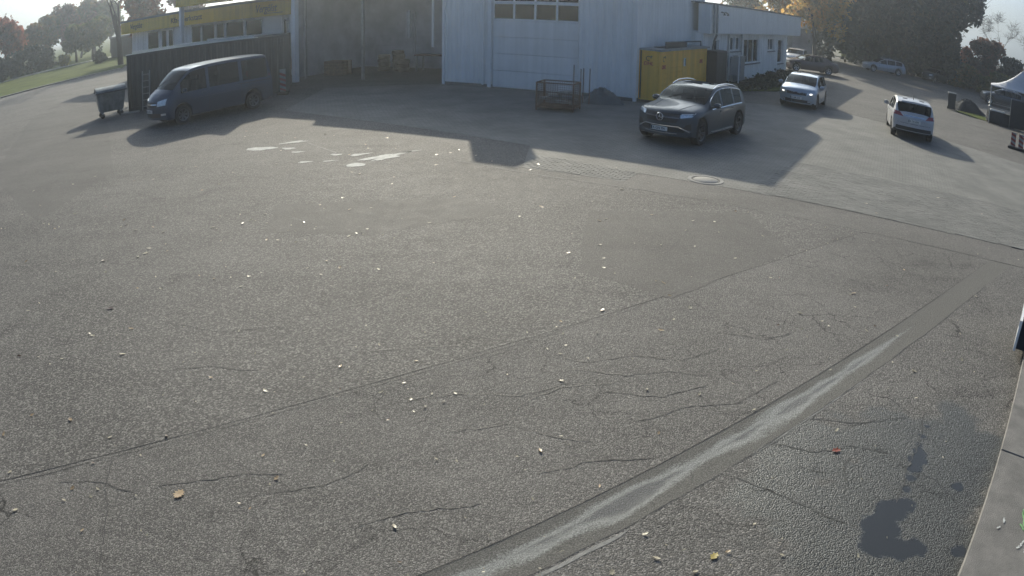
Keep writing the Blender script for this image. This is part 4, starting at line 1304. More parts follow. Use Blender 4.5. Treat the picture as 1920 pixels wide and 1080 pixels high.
# covered table and stacked boxes under the tent
tb = empty('stall_table', (28.6, 35.4, .006), rad(-31), 'table under a dark cloth beneath the party tent', 'table')
MB().span(-.9, .9, -.4, .4, .70, .74).build('table_top', M['concrete_pale'], tb)
m = MB()
nn = 40; ring = []
for i in range(nn):
    t_ = i / nn * 4; s_ = int(t_); f_ = t_ - s_
    cs = [(-.92, -.42), (.92, -.42), (.92, .42), (-.92, .42)]
    p = Vector(cs[s_]).lerp(Vector(cs[(s_ + 1) % 4]), f_)
    ring.append(p * (1 + .03 * math.sin(i * 1.9)))
m.add([(p.x, p.y, .742) for p in ring] + [(p.x * 1.05, p.y * 1.1, .05) for p in ring], [(i, (i + 1) % nn, nn + (i + 1) % nn, nn + i) for i in range(nn)] + [tuple(range(nn))])
m.build('table_cloth', M['cloth'], tb)
tag(MB().span(-.5, .5, -.12, .12, 0, .09).build('paper_stack', M['frame_white'], loc=(28.35, 35.5, .755), rz=rad(-31), bevel=.01), 'white papers lying on the dark covered stall table', 'papers')
bc = empty('banner_wall', (29.15, 34.15, .006), rad(-31), 'dark fabric banner wall on the near side of the tent', 'banner')
MB().span(-.6, 1.5, -.02, .02, .08, 1.75).build('fabric', M['cloth'], bc)
for xx in (-.6, 1.5):
    MB().tube([(xx, 0, 0), (xx, 0, 1.8)], .02, 8).build('pole', M['galv'], bc)
# white-edged dark crate on the plinth at the right edge of the picture
cr = empty('transport_case', (7.3, 7.15, .105), math.atan2(KD.y, KD.x), 'dark case with white edges standing on the kerb at the right edge', 'case')
MB().span(-.45, .45, -.3, .3, .03, .42).build('body', M['cloth'], cr)
m = MB()
for sx in (-1, 1):
    for sy in (-1, 1): m.span(sx * .45 - .02, sx * .45 + .02, sy * .3 - .02, sy * .3 + .02, 0, .44)
for sy in (-1, 1):
    m.span(-.43, .43, sy * .3 - .02, sy * .3 + .02, 0.0, .05); m.span(-.43, .43, sy * .3 - .02, sy * .3 + .02, .40, .44)
m.build('edge', M['frame_white'], cr)

# ================================================================== vehicles
def pchip(pts):
    pts = sorted(pts)
    X = [p[0] for p in pts]; Y = [p[1] for p in pts]
    n = len(X)
    h = [X[i + 1] - X[i] for i in range(n - 1)]
    d = [(Y[i + 1] - Y[i]) / h[i] for i in range(n - 1)]
    mm = [d[0]] + [0 if d[i - 1] * d[i] <= 0 else 2 * d[i - 1] * d[i] / (d[i - 1] + d[i]) for i in range(1, n - 1)] + [d[-1]]

    def f(x):
        x = min(max(x, X[0]), X[-1])
        i = 0
        while i < n - 2 and x > X[i + 1]: i += 1
        t = (x - X[i]) / h[i]
        return ((2 * t ** 3 - 3 * t * t + 1) * Y[i] + (t ** 3 - 2 * t * t + t) * h[i] * mm[i] + (-2 * t ** 3 + 3 * t * t) * Y[i + 1] + (t ** 3 - t * t) * h[i] * mm[i + 1])
    return f


def sstep(a, b, x):
    t = min(1, max(0, (x - a) / (b - a)))
    return t * t * (3 - 2 * t)


WHEEL_CACHE = {}


def wheel_meshes(r, w, m_rim, spokes):
    key = (round(r, 3), m_rim, spokes)
    if key in WHEEL_CACHE: return WHEEL_CACHE[key]
    t = MB()
    t.lathe([(r * .66, -w / 2), (r * .93, -w / 2), (r, -w * .34), (r, w * .34), (r * .93, w / 2), (r * .66, w / 2), (r * .66, -w / 2)], 28, 'Y')
    t.lathe([(0, -w * .1), (r * .67, -w * .1), (r * .67, -w * .2), (0, -w * .2)], 20, 'Y')
    tm = t.mesh('tyre', 40); tm.materials.append(M['tyre'])
    q = MB()
    q.lathe([(r * .56, w * .40), (r * .665, w * .47), (r * .68, w * .40), (r * .62, w * .1), (r * .56, w * .40)], 28, 'Y')
    q.lathe([(0, w * .32), (r * .11, w * .32), (r * .14, w * .25), (r * .14, 0), (0, 0)], 12, 'Y')
    for k in range(spokes):
        a = 2 * math.pi * k / spokes
        for da in (-.13, .13):
            c, s = math.cos(a + da * .6), math.sin(a + da * .6)
            c2, s2 = math.cos(a + da), math.sin(a + da)
            px, pz = -s, c
            ww = r * .045
            a0, a1 = r * .1, r * .6
            pts = []
            for (cc, ss, rr, yy) in ((c, s, a0, w * .30), (c2, s2, a1, w * .42)):
                for e in (-1, 1):
                    pts.append((cc * rr + px * ww * e, yy, ss * rr + pz * ww * e))
            pts += [(p[0], p[1] - .03, p[2]) for p in pts]
            q.add(pts, [(0, 1, 3, 2), (4, 6, 7, 5), (0, 2, 6, 4), (1, 5, 7, 3), (0, 4, 5, 1), (2, 3, 7, 6)])
    rm = q.mesh('rim', 35); rm.materials.append(M[m_rim])
    WHEEL_CACHE[key] = (tm, rm)
    return tm, rm


def make_car(name, label, S, loc, heading, paint, scale=1.0, rim='alloy', spokes=5, plate=None, interior=True, group=None, detail=True):
    root = empty(name, (loc[0], loc[1], loc[2] if len(loc) > 2 else .012), heading, label, S['cat'], group)
    root.scale = (scale,) * 3
    L, W = S['L'], S['W']
    hl = L / 2
    top, belt, hwf = pchip(S['top']), pchip(S['belt']), pchip(S['hw'])
    low = pchip(S['low'])
    r = S['r']; xa = [hl - S['fo'], hl - S['fo'] - S['wb']]
    ra = r + .05
    xs = set()
    x = -hl
    while x <= hl + 1e-6:
        xs.add(round(x, 3)); x += .075
    xs |= {round(hl, 3), round(-hl, 3)}
    for a in xa:
        for k in (1, .985, .93, .82, .65, .4, .15):
            xs |= {round(a + ra * k, 3), round(a - ra * k, 3)}
    keys = list(S['ws']) + list(S['rw']) + [v for w_ in S['side'] for v in w_]
    xs = {x for x in xs if all(abs(x - k) > .02 for k in keys)} | {round(k, 3) for k in keys}
    xs = sorted([x for x in xs if -hl <= x <= hl], reverse=True)
    # drop near doubles
    xs2 = [xs[0]]
    for x in xs[1:]:
        if xs2[-1] - x > .012 or x in keys: xs2.append(x)
    xs = xs2
    kf, kr = S.get('bow_f', .22), S.get('bow_r', .14)
    tumble = S.get('tumble', .26)

    def shift(x, y, z, hw):
        q = (y / hw) ** 2 if hw > 0 else 0
        wf = max(0, 1 - (hl - x) / .9); wr = max(0, 1 - (x + hl) / .7)
        zm = (z - S.get('zm', .55)) / .5
        x -= kf * q * wf * wf + .06 * zm * zm * max(0, 1 - (hl - x) / .3)
        x += kr * q * wr * wr + .03 * zm * zm * max(0, 1 - (x + hl) / .3)
        return x

    def section(x):
        zt, zb, hw, zl = top(x), belt(x), hwf(x), low(x)
        zb = min(zb, zt - .015)
        for a in xa:
            d = abs(x - a)
            if d < ra:
                zl = max(zl, r + math.sqrt(max(0, ra * ra - d * d)))
        zl = min(zl, zb - .12)
        D = zt - zb
        g = sstep(.10, .34, D)
        yb = hw * .955
        z3 = max(zl + .05, zl + .45 * (zb - zl))
        P = [(0, zl), (hw * .90, zl), (hw * .985, min(zl + .05, z3 - .01)), (hw, z3), (hw * .992, zb - .07 if zb - .07 > z3 else z3 + .02), (yb, zb)]
        # hood / boot top
        h6 = (hw * .89, zb + .35 * D); h7 = (hw * .78, zb + .62 * D); h8 = (hw * .42, zb + .93 * D); h9 = (0, zt)
        # cabin
        zc = zb + D * .84
        y6 = yb - tumble * (zc - zb); c6 = (y6, zc); c7 = (y6 - .055, zb + D * .955); c8 = ((y6 - .055) * .55, zt - .010); c9 = (0, zt)
        for a, b in zip((h6, h7, h8, h9), (c6, c7, c8, c9)):
            P.append((a[0] * (1 - g) + b[0] * g, a[1] * (1 - g) + b[1] * g))
        return P, hw

    bowx = S.get('bow_ws', .13)
    rings = []
    for x in xs:
        P, hw = section(x)
        pts = []
        inws = sstep(S['ws'][1] - .5, S['ws'][1] + .1, x) * (1 - sstep(S['ws'][0], S['ws'][0] + .5, x))
        inrw = sstep(S['rw'][1] - .35, S['rw'][1], x) * (1 - sstep(S['rw'][0], S['rw'][0] + .45, x))
        for j, (y, z) in enumerate(P):
            xx = shift(x, y, z, hw)
            if j >= 7:
                k = 1 - (y / max(.01, P[6][0])) ** 2
                xx += bowx * inws * k - .07 * inrw * k
            pts.append((xx, y, z))
        rings.append(pts)
    nj = len(rings[0])
    V_, F = [], {}
    # index: station i, row j, side s (+1 left y>0, -1 right)
    idx = {}

    def vid(i, j, s):
        x, y, z = rings[i][j]
        if j in (0, nj - 1): s = 0
        k = (i, j, s)
        if k not in idx:
            idx[k] = len(V_); V_.append((x, y * (s if s else 0), z))
        return idx[k]

    faces = []   # (verts, part)
    for i in range(len(xs) - 1):
        xm = (xs[i] + xs[i + 1]) / 2
        for j in range(nj - 1):
            for s in (1, -1):
                q = (vid(i, j, s), vid(i + 1, j, s), vid(i + 1, j + 1, s), vid(i, j + 1, s))
                part = 'body'
                if j >= 7 and S['ws'][1] < xm < S['ws'][0]: part = 'windscreen'
                elif j >= 7 and S['rw'][1] < xm < S['rw'][0]: part = 'rear_window'
                elif j == 5:
                    for n_, (w0, w1) in enumerate(S['side']):
                        if w1 < xm < w0: part = ('side_window', n_, s)
                elif j <= 1: part = 'sill'
                faces.append((q, part))
    # end caps
    for i, sg in ((0, 1), (len(xs) - 1, -1)):
        P, hw = section(xs[i])
        cols = [-1, -.75, -.5, -.25, 0, .25, .5, .75, 1]
        grid = []
        for j in range(1, nj - 1):
            row = []
            for c in cols:
                if abs(c) == 1:
                    row.append(vid(i, j, 1 if c > 0 else -1))
                else:
                    y, z = P[j][0] * c, P[j][1]
                    V_.append((shift(xs[i], y, z, hw), y, z)); row.append(len(V_) - 1)
            grid.append(row)
        for a, b in zip(grid[:-1], grid[1:]):
            for k in range(len(cols) - 1):
                faces.append(((a[k], a[k + 1], b[k + 1], b[k]), 'body'))
        t9 = vid(i, nj - 1, 0)
        for k in range(len(cols) - 1):
            faces.append(((grid[-1][k], grid[-1][k + 1], t9), 'body'))
    groups = {}
    for q, p in faces:
        groups.setdefault(p, []).append(q)
    bvh = BVHTree.FromPolygons([Vector(v) for v in V_], [f[0] for f in faces])
    M_body = M[paint]

    def sub(fl, nm, m, sm=32):
        used = {}
        vs, fs = [], []
        for f in fl:
            g_ = []
            for v in f:
                if v not in used:
                    used[v] = len(vs); vs.append(V_[v])
                if used[v] not in g_: g_.append(used[v])
            if len(g_) >= 3: fs.append(tuple(g_))
        return MB().add(vs, fs).build(nm, m, root, smooth=sm)
    body = sub(groups['body'], 'body', M_body)
    sub(groups['sill'], 'sill', M[S.get('sill', 'plastic')])
    for p in groups:
        if p == 'windscreen': sub(groups[p], 'windscreen', M['car_glass'])
        elif p == 'rear_window': sub(groups[p], 'rear_window', M['car_glass'])
        elif isinstance(p, tuple): sub(groups[p], 'side_window', M['car_glass'])
    # dark floor and wheel houses
    iw = W / 2 - .27
    m = MB(); m.span(-hl + .35, hl - .35, -iw, iw, .24, .62)
    m.build('underbody', M['interior'], root)
    if interior:
        cx = (S['ws'][1] + S['rw'][0]) / 2
        zs = belt(cx)
        m = MB(); m.span(S['rw'][1] + .25, S['ws'][0] - .1, -iw, iw, .62, zs - .16); m.build('cabin_floor', M['interior'], root)
        for sx in (S['ws'][1] - .45, S['ws'][1] - 1.3):
            for sy in (-.36, .36):
                m = MB(); m.box((sx, sy, zs + .08), (.14, .46, .5), M=Matrix.Rotation(-.2, 3, 'Y')); m.box((sx - .1, sy, zs + .41), (.1, .26, .18), M=Matrix.Rotation(-.15, 3, 'Y'))
                m.build('seat', M['interior'], root, bevel=.04)
    tm, rm = wheel_meshes(r, S.get('tw', .22), rim, spokes)
    for a in xa:
        for s in (1, -1):
            o = link('wheel', tm, None, root, (a, s * (W / 2 - .125), r)); o.rotation_euler = (0, rad(17 * a), 0 if s > 0 else math.pi)
            link('rim', rm, None, o)

    def patch(nm, quad, axis, m, off=.006, n1=6, n2=3, thick=.012, parent=root, mirror=False, smooth=40):
        """quad of 4 corners in the projection plane, laid onto the body"""
        outs = []
        for sg in ((1, -1) if mirror else (1,)):
            vs = []
            ok = True
            for jj in range(n2 + 1):
                for ii in range(n1 + 1):
                    u_, v_ = ii / n1, jj / n2
                    a = Vector(quad[0]).lerp(Vector(quad[1]), u_); b = Vector(quad[3]).lerp(Vector(quad[2]), u_)
                    p = a.lerp(b, v_)
                    if axis == 'f': o_, d_ = Vector((hl + 2, sg * p.x, p.y)), Vector((-1, 0, 0))
                    elif axis == 'r': o_, d_ = Vector((-hl - 2, sg * p.x, p.y)), Vector((1, 0, 0))
                    elif axis == 's': o_, d_ = Vector((p.x, sg * (W / 2 + 2), p.y)), Vector((0, -sg, 0))
                    else: o_, d_ = Vector((p.x, sg * p.y, 4)), Vector((0, 0, -1))
                    hit = bvh.ray_cast(o_, d_)
                    tr_ = 0
                    while hit[0] is None and tr_ < 14 and axis in 'fr':
                        o_ = Vector((o_.x, o_.y * .97, o_.z)); hit = bvh.ray_cast(o_, d_); tr_ += 1
                    if hit[0] is None: ok = False; break
                    vs.append((hit[0] - d_ * off, hit[0] + d_ * thick))
                if not ok: break
            if not ok: continue
            k = n1 + 1
            fs = [(j * k + i, j * k + i + 1, (j + 1) * k + i + 1, (j + 1) * k + i) for j in range(n2) for i in range(n1)]
            fr = [v[0] for v in vs]; bk = [v[1] for v in vs]
            nV = len(vs)
            bd = list(range(k)) + [j * k + k - 1 for j in range(1, n2 + 1)] + [n2 * k + i for i in range(k - 2, -1, -1)] + [j * k for j in range(n2 - 1, 0, -1)]
            fs += [(bd[i], bd[(i + 1) % len(bd)], nV + bd[(i + 1) % len(bd)], nV + bd[i]) for i in range(len(bd))]
            outs.append(MB().add(fr + bk, fs).build(nm, m, parent, smooth=smooth))
        return outs

    for args in S.get('patches', []):
        nm, quad, axis, mm = args[:4]
        kw = args[4] if len(args) > 4 else {}
        patch(nm, quad, axis, M_body if mm == 'paint' else M[mm], **kw)
    if detail:
        for xd in S.get('seams', []):
            z0, z1 = low(xd) + .12, belt(xd) - .02
            patch('door_gap', [(xd - .006, z0), (xd + .006, z0), (xd + .006, z1), (xd - .006, z1)], 's', M['plastic'], off=.002, n1=1, n2=8, mirror=True)
        for xd in S.get('handles', []):
            z0 = belt(xd) - .13
            patch('door_handle', [(xd - .1, z0), (xd + .1, z0), (xd + .1, z0 + .03), (xd - .1, z0 + .03)], 's', M[S.get('handle_m', 'plastic')] if S.get('handle_m') else M_body, off=.03, n1=3, n2=1, mirror=True)
        # mirrors
        xm_, zm_ = S['mirror']
        for s in (1, -1):
            hit = bvh.ray_cast(Vector((xm_, s * 3, zm_)), Vector((0, -s, 0)))
            y0 = abs(hit[0].y) if hit[0] else W / 2 - .1
            m = MB()
            pr = []
            for (k, sc_) in ((0, .55), (.3, .95), (.7, 1.0), (1, .6)):
                pr.append([(xm_ + .02 + .09 * sc_ * cx, s * (y0 + .05 + .20 * k), zm_ + .05 + .075 * sc_ * cz) for cx, cz in ((-1, -1), (.6, -1), (1.2, 0), (.6, 1), (-1, 1))])
            vs = [p for q_ in pr for p in q_]
            fs = [(a * 5 + i, a * 5 + (i + 1) % 5, (a + 1) * 5 + (i + 1) % 5, (a + 1) * 5 + i) for a in range(3) for i in range(5)] + [tuple(range(4, -1, -1)), tuple(range(15, 20))]
            m.add(vs, fs)
            m.span(xm_ - .03, xm_ + .05, s * (y0 - .03), s * (y0 + .08), zm_ - .03, zm_ + .01)
            m.build('mirror', M[S.get('mirror_m', 'plastic')] if S.get('mirror_m') else M_body, root, smooth=30)
        if S.get('rails'):
            x0, x1 = S['rails']
            for s in (1, -1):
                pts = []
                for k in range(13):
                    x = x0 + (x1 - x0) * k / 12
                    P, hw = section(x)
                    e = .045 * min(1, 4 * min(k, 12 - k) / 12 + .15)
                    pts.append((x, s * (P[7][0] - .01), P[7][1] + e + .005))
                MB().tube(pts, .018, 8).build('roof_rail', M['chrome'], root, smooth=50)
        if S.get('chrome_arc'):
            x0, x1 = S['chrome_arc']
            for s in (1, -1):
                pts = []
                for k in range(25):
                    x = x0 + (x1 - x0) * k / 24
                    P, hw = section(x)
                    pts.append((shift(x, P[6][0], P[6][1], hw), s * (P[6][0] + .006), P[6][1] + .004))
                MB().tube(pts, .011, 6).build('window_trim', M['chrome'], root, smooth=50)
        if S.get('wipers'):
            x0, z0 = S['wipers']
            for y0 in (-.45, .15):
                hit = [bvh.ray_cast(Vector((x0 + .0 - .25 * k, y0 + .5 * k, 4)), Vector((0, 0, -1)))[0] for k in (0, .5, 1)]
                if all(hit):
                    MB().tube([h_ + Vector((0, 0, .015)) for h_ in hit], .008, 5).build('wiper', M['plastic'], root)
        if S.get('antenna'):
            x0 = S['antenna']; z0 = top(x0)
            MB().tube([(x0, 0, z0 - .01), (x0 - .12, 0, z0 + .16)], [.012, .005], 6).build('antenna', M['plastic'], root)
    if plate:
        ax, z0, txt = plate
        o_, d_ = (Vector((hl + 2, 0, z0)), Vector((-1, 0, 0))) if ax == 'f' else (Vector((-hl - 2, 0, z0)), Vector((1, 0, 0)))
        hit = bvh.ray_cast(o_, d_)[0]
        sg = 1 if ax == 'f' else -1
        pl = MB().box((hit.x + sg * .02, 0, z0), (.012, .52, .115)).build('number_plate', M['plate'], root)
        MB().box((hit.x + sg * .0265, sg * -.235, z0), (.002, .04, .10)).build('country_band', M['p_van'], pl)
        text_mesh(txt, .10, 'lettering', M['ink'], pl, (hit.x + sg * .0275, sg * -.20, z0 - .035), (math.pi / 2, 0, sg * math.pi / 2), depth=.001, sx=.95)
    if S.get('star'):
        hit = bvh.ray_cast(Vector((hl + 2, 0, S['star'])), Vector((-1, 0, 0)))[0]
        m = MB(); c = Vector((hit.x + .03, 0, S['star']))
        m.tube([c + Vector((0, .105 * math.cos(t_), .105 * math.sin(t_))) for t_ in [2 * math.pi * k / 20 for k in range(21)]], .012, 6, False)
        for k in range(3):
            t_ = math.pi / 2 + k * 2 * math.pi / 3
            m.tube([c, c + Vector((0, .10 * math.cos(t_), .10 * math.sin(t_)))], [.016, .004], 6)
        m.build('star_emblem', M['chrome'], root)
    return root


SUV = dict(cat='car', L=4.72, W=1.89, r=.365, fo=.87, wb=2.89, tw=.24,
    top=[(2.36, .84), (2.30, .95), (2.05, 1.03), (1.5, 1.10), (1.08, 1.145), (.95, 1.19), (.55, 1.41), (.20, 1.57), (-.2, 1.625), (-.6, 1.63), (-1.2, 1.585), (-1.72, 1.49), (-1.82, 1.45), (-2.12, 1.17), (-2.22, 1.04), (-2.36, .86)],
    belt=[(2.36, .74), (2.15, .86), (1.1, .99), (0, 1.02), (-1.4, 1.07), (-1.9, 1.05), (-2.15, .98), (-2.36, .80)],
    hw=[(2.36, .80), (2.2, .87), (1.9, .93), (1.45, .945), (.9, .935), (-1.0, .935), (-1.6, .945), (-2.1, .91), (-2.36, .82)],
    low=[(2.36, .27), (2.0, .22), (1.0, .21), (-1.5, .22), (-2.1, .27), (-2.36, .36)],
    ws=(.98, .22), rw=(-1.80, -2.10), side=[(.74, .0), (-.10, -.95), (-1.04, -1.62)], bow_f=.34, bow_r=.2, tumble=.30,
    seams=(.98, -.05, -1.02), handles=(.12, -.86), mirror=(.66, 1.06), rails=(.25, -1.6), chrome_arc=(.80, -1.66), wipers=(1.0, 1.2), star=.80,
    patches=[
        ('grille', [(-.46, .66), (.46, .66), (.56, .92), (-.56, .92)], 'f', 'plastic', dict(n1=12, n2=5)),
        ('grille_bar', [(-.52, .785), (.52, .785), (.52, .815), (-.52, .815)], 'f', 'alloy_dark', dict(n1=12, n2=1, off=.014)),
        ('headlamp', [(.56, .80), (.84, .86), (.86, .93), (.54, .90)], 'f', 'lamp', dict(n1=6, n2=3, mirror=True, off=.010)),
        ('lamp_strip', [(.57, .905), (.86, .935), (.86, .952), (.57, .925)], 'f', 'frame_white', dict(n1=6, n2=1, mirror=True, off=.016)),
        ('lower_intake', [(-.66, .40), (.66, .40), (.72, .54), (-.72, .54)], 'f', 'plastic', dict(n1=12, n2=3)),
        ('side_intake', [(.62, .46), (.84, .48), (.82, .66), (.70, .62)], 'f', 'plastic', dict(n1=4, n2=3, mirror=True)),
        ('chrome_trim', [(-.52, .545), (.52, .545), (.52, .575), (-.52, .575)], 'f', 'chrome', dict(n1=12, n2=1, off=.02)),
        ('chrome_trim', [(.52, .545), (.80, .40), (.82, .43), (.52, .575)], 'f', 'chrome', dict(n1=6, n2=1, off=.02, mirror=True)),
        ('chrome_trim', [(-.50, .345), (.50, .345), (.50, .37), (-.50, .37)], 'f', 'chrome', dict(n1=12, n2=1, off=.02)),
        ('window_trim', [(.74, .985), (-1.62, 1.035), (-1.62, 1.055), (.74, 1.005)], 's', 'chrome', dict(n1=16, n2=1, off=.012, mirror=True)),
        ('tail_lamp', [(.46, .98), (.84, .98), (.86, 1.08), (.46, 1.06)], 'r', 'tail', dict(mirror=True)),
        ('running_board', [(.9, .30), (-.85, .30), (-.85, .34), (.9, .34)], 's', 'chrome', dict(n1=10, n2=1, off=.02, mirror=True)),
        ('sunroof', [(.05, -.45), (-1.0, -.45), (-1.0, .45), (.05, .45)], 't', 'car_glass', dict(n1=6, n2=4, off=.003)),
        ('bonnet_crease', [(2.05, .42), (1.15, .55), (1.15, .57), (2.05, .44)], 't', 'paint', dict(n1=8, n2=1, off=.008, mirror=True)),
    ])
HATCH = dict(cat='car', L=4.0, W=1.73, r=.305, fo=.84, wb=2.47, tw=.2,
    top=[(2.0, .72), (1.94, .83), (1.72, .90), (1.2, .985), (1.05, 1.03), (.62, 1.22), (.24, 1.36), (-.1, 1.41), (-.5, 1.43), (-1.1, 1.40), (-1.5, 1.335), (-1.58, 1.31), (-1.82, 1.02), (-1.9, .93), (-2.0, .76)],
    belt=[(2.0, .62), (1.8, .75), (1.1, .87), (0, .90), (-1.3, .95), (-1.75, .93), (-2.0, .7)],
    hw=[(2.0, .74), (1.85, .80), (1.5, .85), (1.1, .865), (-1.2, .865), (-1.7, .83), (-2.0, .75)],
    low=[(2.0, .24), (1.7, .19), (-1.6, .2), (-2.0, .32)],
    ws=(1.06, .26), rw=(-1.55, -1.82), side=[(.82, .06), (-.03, -.85), (-.92, -1.3)], bow_f=.30, tumble=.36,
    seams=(1.0, .02, -.88), handles=(.15, -.75), mirror=(.78, .92), wipers=(1.08, 1.05),
    patches=[
        ('grille', [(-.42, .60), (.42, .60), (.48, .72), (-.48, .72)], 'f', 'plastic', dict(n1=10, n2=2)),
        ('headlamp', [(.48, .60), (.74, .66), (.76, .78), (.46, .74)], 'f', 'lamp', dict(mirror=True, off=.012)),
        ('lower_intake', [(-.62, .27), (.62, .27), (.60, .40), (-.60, .40)], 'f', 'plastic', dict(n1=10, n2=2)),
        ('fog_lamp', [(.50, .30), (.68, .31), (.68, .40), (.50, .39)], 'f', 'lamp', dict(mirror=True, off=.014, n1=3)),
        ('running_light', [(.58, .645), (.68, .665), (.68, .71), (.58, .70)], 'f', 'drl', dict(mirror=True, off=.02, n1=2, n2=1)),
        ('tail_lamp', [(.52, .80), (.76, .80), (.76, 1.0), (.56, 1.0)], 'r', 'tail', dict(mirror=True)),
        ('rear_bumper', [(-.72, .34), (.72, .34), (.70, .46), (-.70, .46)], 'r', 'plastic', dict(n1=10)),
    ])
CROSS = dict(cat='car', L=4.3, W=1.80, r=.32, fo=.88, wb=2.6, tw=.22,
    top=[(2.15, .76), (2.08, .88), (1.85, .95), (1.3, 1.03), (1.15, 1.07), (.7, 1.28), (.3, 1.43), (-.1, 1.49), (-.6, 1.505), (-1.2, 1.47), (-1.55, 1.41), (-1.62, 1.385), (-1.96, 1.07), (-2.04, 1.0), (-2.15, .8)],
    belt=[(2.15, .66), (1.9, .8), (1.2, .91), (0, .95), (-1.4, 1.02), (-1.85, .99), (-2.15, .76)],
    hw=[(2.15, .76), (2.0, .83), (1.6, .885), (1.2, .9), (-1.4, .90), (-1.85, .88), (-2.15, .80)],
    low=[(2.15, .26), (1.8, .2), (-1.7, .22), (-2.15, .34)],
    ws=(1.16, .32), rw=(-1.62, -1.97), side=[(.9, .06), (-.03, -.9), (-.97, -1.4)], bow_f=.3, bow_r=.18, tumble=.29,
    seams=(1.1, .02, -.93), handles=(.15, -.8), mirror=(.82, .97), antenna=-1.0,
    patches=[
        ('tail_lamp', [(.46, .86), (.86, .88), (.86, 1.02), (.62, 1.01)], 'r', 'tail', dict(mirror=True, off=.012)),
        ('light_bar', [(-.46, .90), (.46, .90), (.46, .93), (-.46, .93)], 'r', 'chrome', dict(n1=10, n2=1)),
        ('rear_bumper', [(-.76, .36), (.76, .36), (.74, .50), (-.74, .50)], 'r', 'plastic', dict(n1=10)),
        ('boot_gap', [(-.70, .62), (.70, .62), (.70, .632), (-.70, .632)], 'r', 'plastic', dict(n1=10, n2=1, off=.002)),
        ('headlamp', [(.52, .68), (.78, .72), (.8, .82), (.5, .8)], 'f', 'lamp', dict(mirror=True)),
        ('roof_spoiler', [(-1.50, -.56), (-1.62, -.56), (-1.62, .56), (-1.50, .56)], 't', 'paint', dict(n1=2, n2=8, off=.03)),
    ])
VAN = dict(cat='van', L=4.9, W=1.9, r=.335, fo=.95, wb=3.0, tw=.22, zm=.6,
    top=[(2.45, .86), (2.40, 1.00), (2.25, 1.10), (1.95, 1.23), (1.82, 1.30), (1.45, 1.62), (1.18, 1.84), (.98, 1.925), (.5, 1.98), (-.6, 2.01), (-1.8, 2.0), (-2.3, 1.97), (-2.40, 1.91), (-2.45, 1.75)],
    belt=[(2.45, .70), (2.25, .90), (1.75, 1.08), (1.0, 1.11), (-2.45, 1.13)],
    hw=[(2.45, .82), (2.3, .89), (1.9, .94), (1.3, .95), (-2.0, .95), (-2.45, .91)],
    low=[(2.45, .27), (2.0, .22), (-2.0, .24), (-2.45, .33)],
    ws=(1.83, 1.14), rw=(-2.41, -2.44), side=[(1.55, .48), (.36, -.92), (-1.06, -2.2)], bow_f=.30, bow_r=.06, tumble=.16, bow_ws=.16,
    seams=(1.55, .42, -.98), handles=(.6, -.8), mirror=(1.46, 1.14), wipers=(1.88, 1.3), sill='p_van',
    patches=[
        ('grille', [(-.40, .72), (.40, .72), (.44, .90), (-.44, .90)], 'f', 'plastic', dict(n1=10, n2=3)),
        ('chrome_trim', [(-.42, .80), (.42, .80), (.42, .84), (-.42, .84)], 'f', 'chrome', dict(n1=10, n2=1, off=.016)),
        ('headlamp', [(.46, .74), (.80, .78), (.82, 1.00), (.46, .92)], 'f', 'lamp', dict(mirror=True, off=.012)),
        ('lower_intake', [(-.6, .36), (.6, .36), (.6, .50), (-.6, .50)], 'f', 'plastic', dict(n1=10, n2=2)),
        ('fog_lamp', [(.62, .42), (.80, .43), (.80, .50), (.62, .49)], 'f', 'lamp', dict(mirror=True, off=.012, n1=3)),
        ('rub_strip', [(1.2, .80), (-2.2, .80), (-2.2, .835), (1.2, .835)], 's', 'p_van', dict(n1=20, n2=1, off=.014, mirror=True)),
        ('door_rail', [(-.9, 1.02), (-2.3, 1.02), (-2.3, 1.045), (-.9, 1.045)], 's', 'plastic', dict(n1=10, n2=1, off=.004, mirror=True)),
        ('tail_lamp', [(.74, .9), (.88, .9), (.88, 1.3), (.74, 1.3)], 'r', 'tail', dict(mirror=True)),
    ])
HATCH_OFF = dict(HATCH); HATCH_OFF['patches'] = [q for q in HATCH['patches'] if q[0] != 'running_light']
SEDAN = dict(cat='car', L=4.75, W=1.82, r=.33, fo=.9, wb=2.8, tw=.21,
    top=[(2.37, .70), (2.3, .82), (2.0, .90), (1.3, .98), (1.1, 1.02), (.6, 1.24), (.2, 1.38), (-.3, 1.425), (-.8, 1.39), (-1.3, 1.25), (-1.75, 1.09), (-2.1, 1.02), (-2.3, .98), (-2.37, .8)],
    belt=[(2.37, .62), (2.1, .76), (1.2, .88), (0, .92), (-1.6, .98), (-2.2, .93), (-2.37, .74)],
    hw=[(2.37, .76), (2.2, .83), (1.8, .88), (1.2, .91), (-1.4, .91), (-2.0, .87), (-2.37, .78)],
    low=[(2.37, .25), (2.0, .2), (-1.9, .22), (-2.37, .34)],
    ws=(1.12, .24), rw=(-.95, -1.7), side=[(.85, .02), (-.07, -.85)], bow_f=.3, tumble=.30,
    seams=(1.05, -.02, -.95), handles=(.1, -.8), mirror=(.8, .95),
    patches=[('headlamp', [(.5, .62), (.76, .66), (.78, .76), (.5, .74)], 'f', 'lamp', dict(mirror=True)),
             ('tail_lamp', [(.45, .80), (.80, .80), (.80, .93), (.45, .92)], 'r', 'tail', dict(mirror=True))])
ESTATE = dict(SEDAN)
ESTATE.update(top=[(2.37, .70), (2.3, .82), (2.0, .90), (1.3, .98), (1.1, 1.02), (.6, 1.25), (.2, 1.40), (-.3, 1.455), (-1.0, 1.45), (-1.7, 1.39), (-1.85, 1.34), (-2.2, 1.0), (-2.28, .95), (-2.37, .78)],
              rw=(-1.86, -2.18), side=[(.85, .02), (-.07, -.95), (-1.04, -1.75)], seams=(1.05, -.02, -1.0), rails=(.2, -1.6))
PICK = dict(SUV)
PICK.update(star=None, rails=(.2, -1.6))


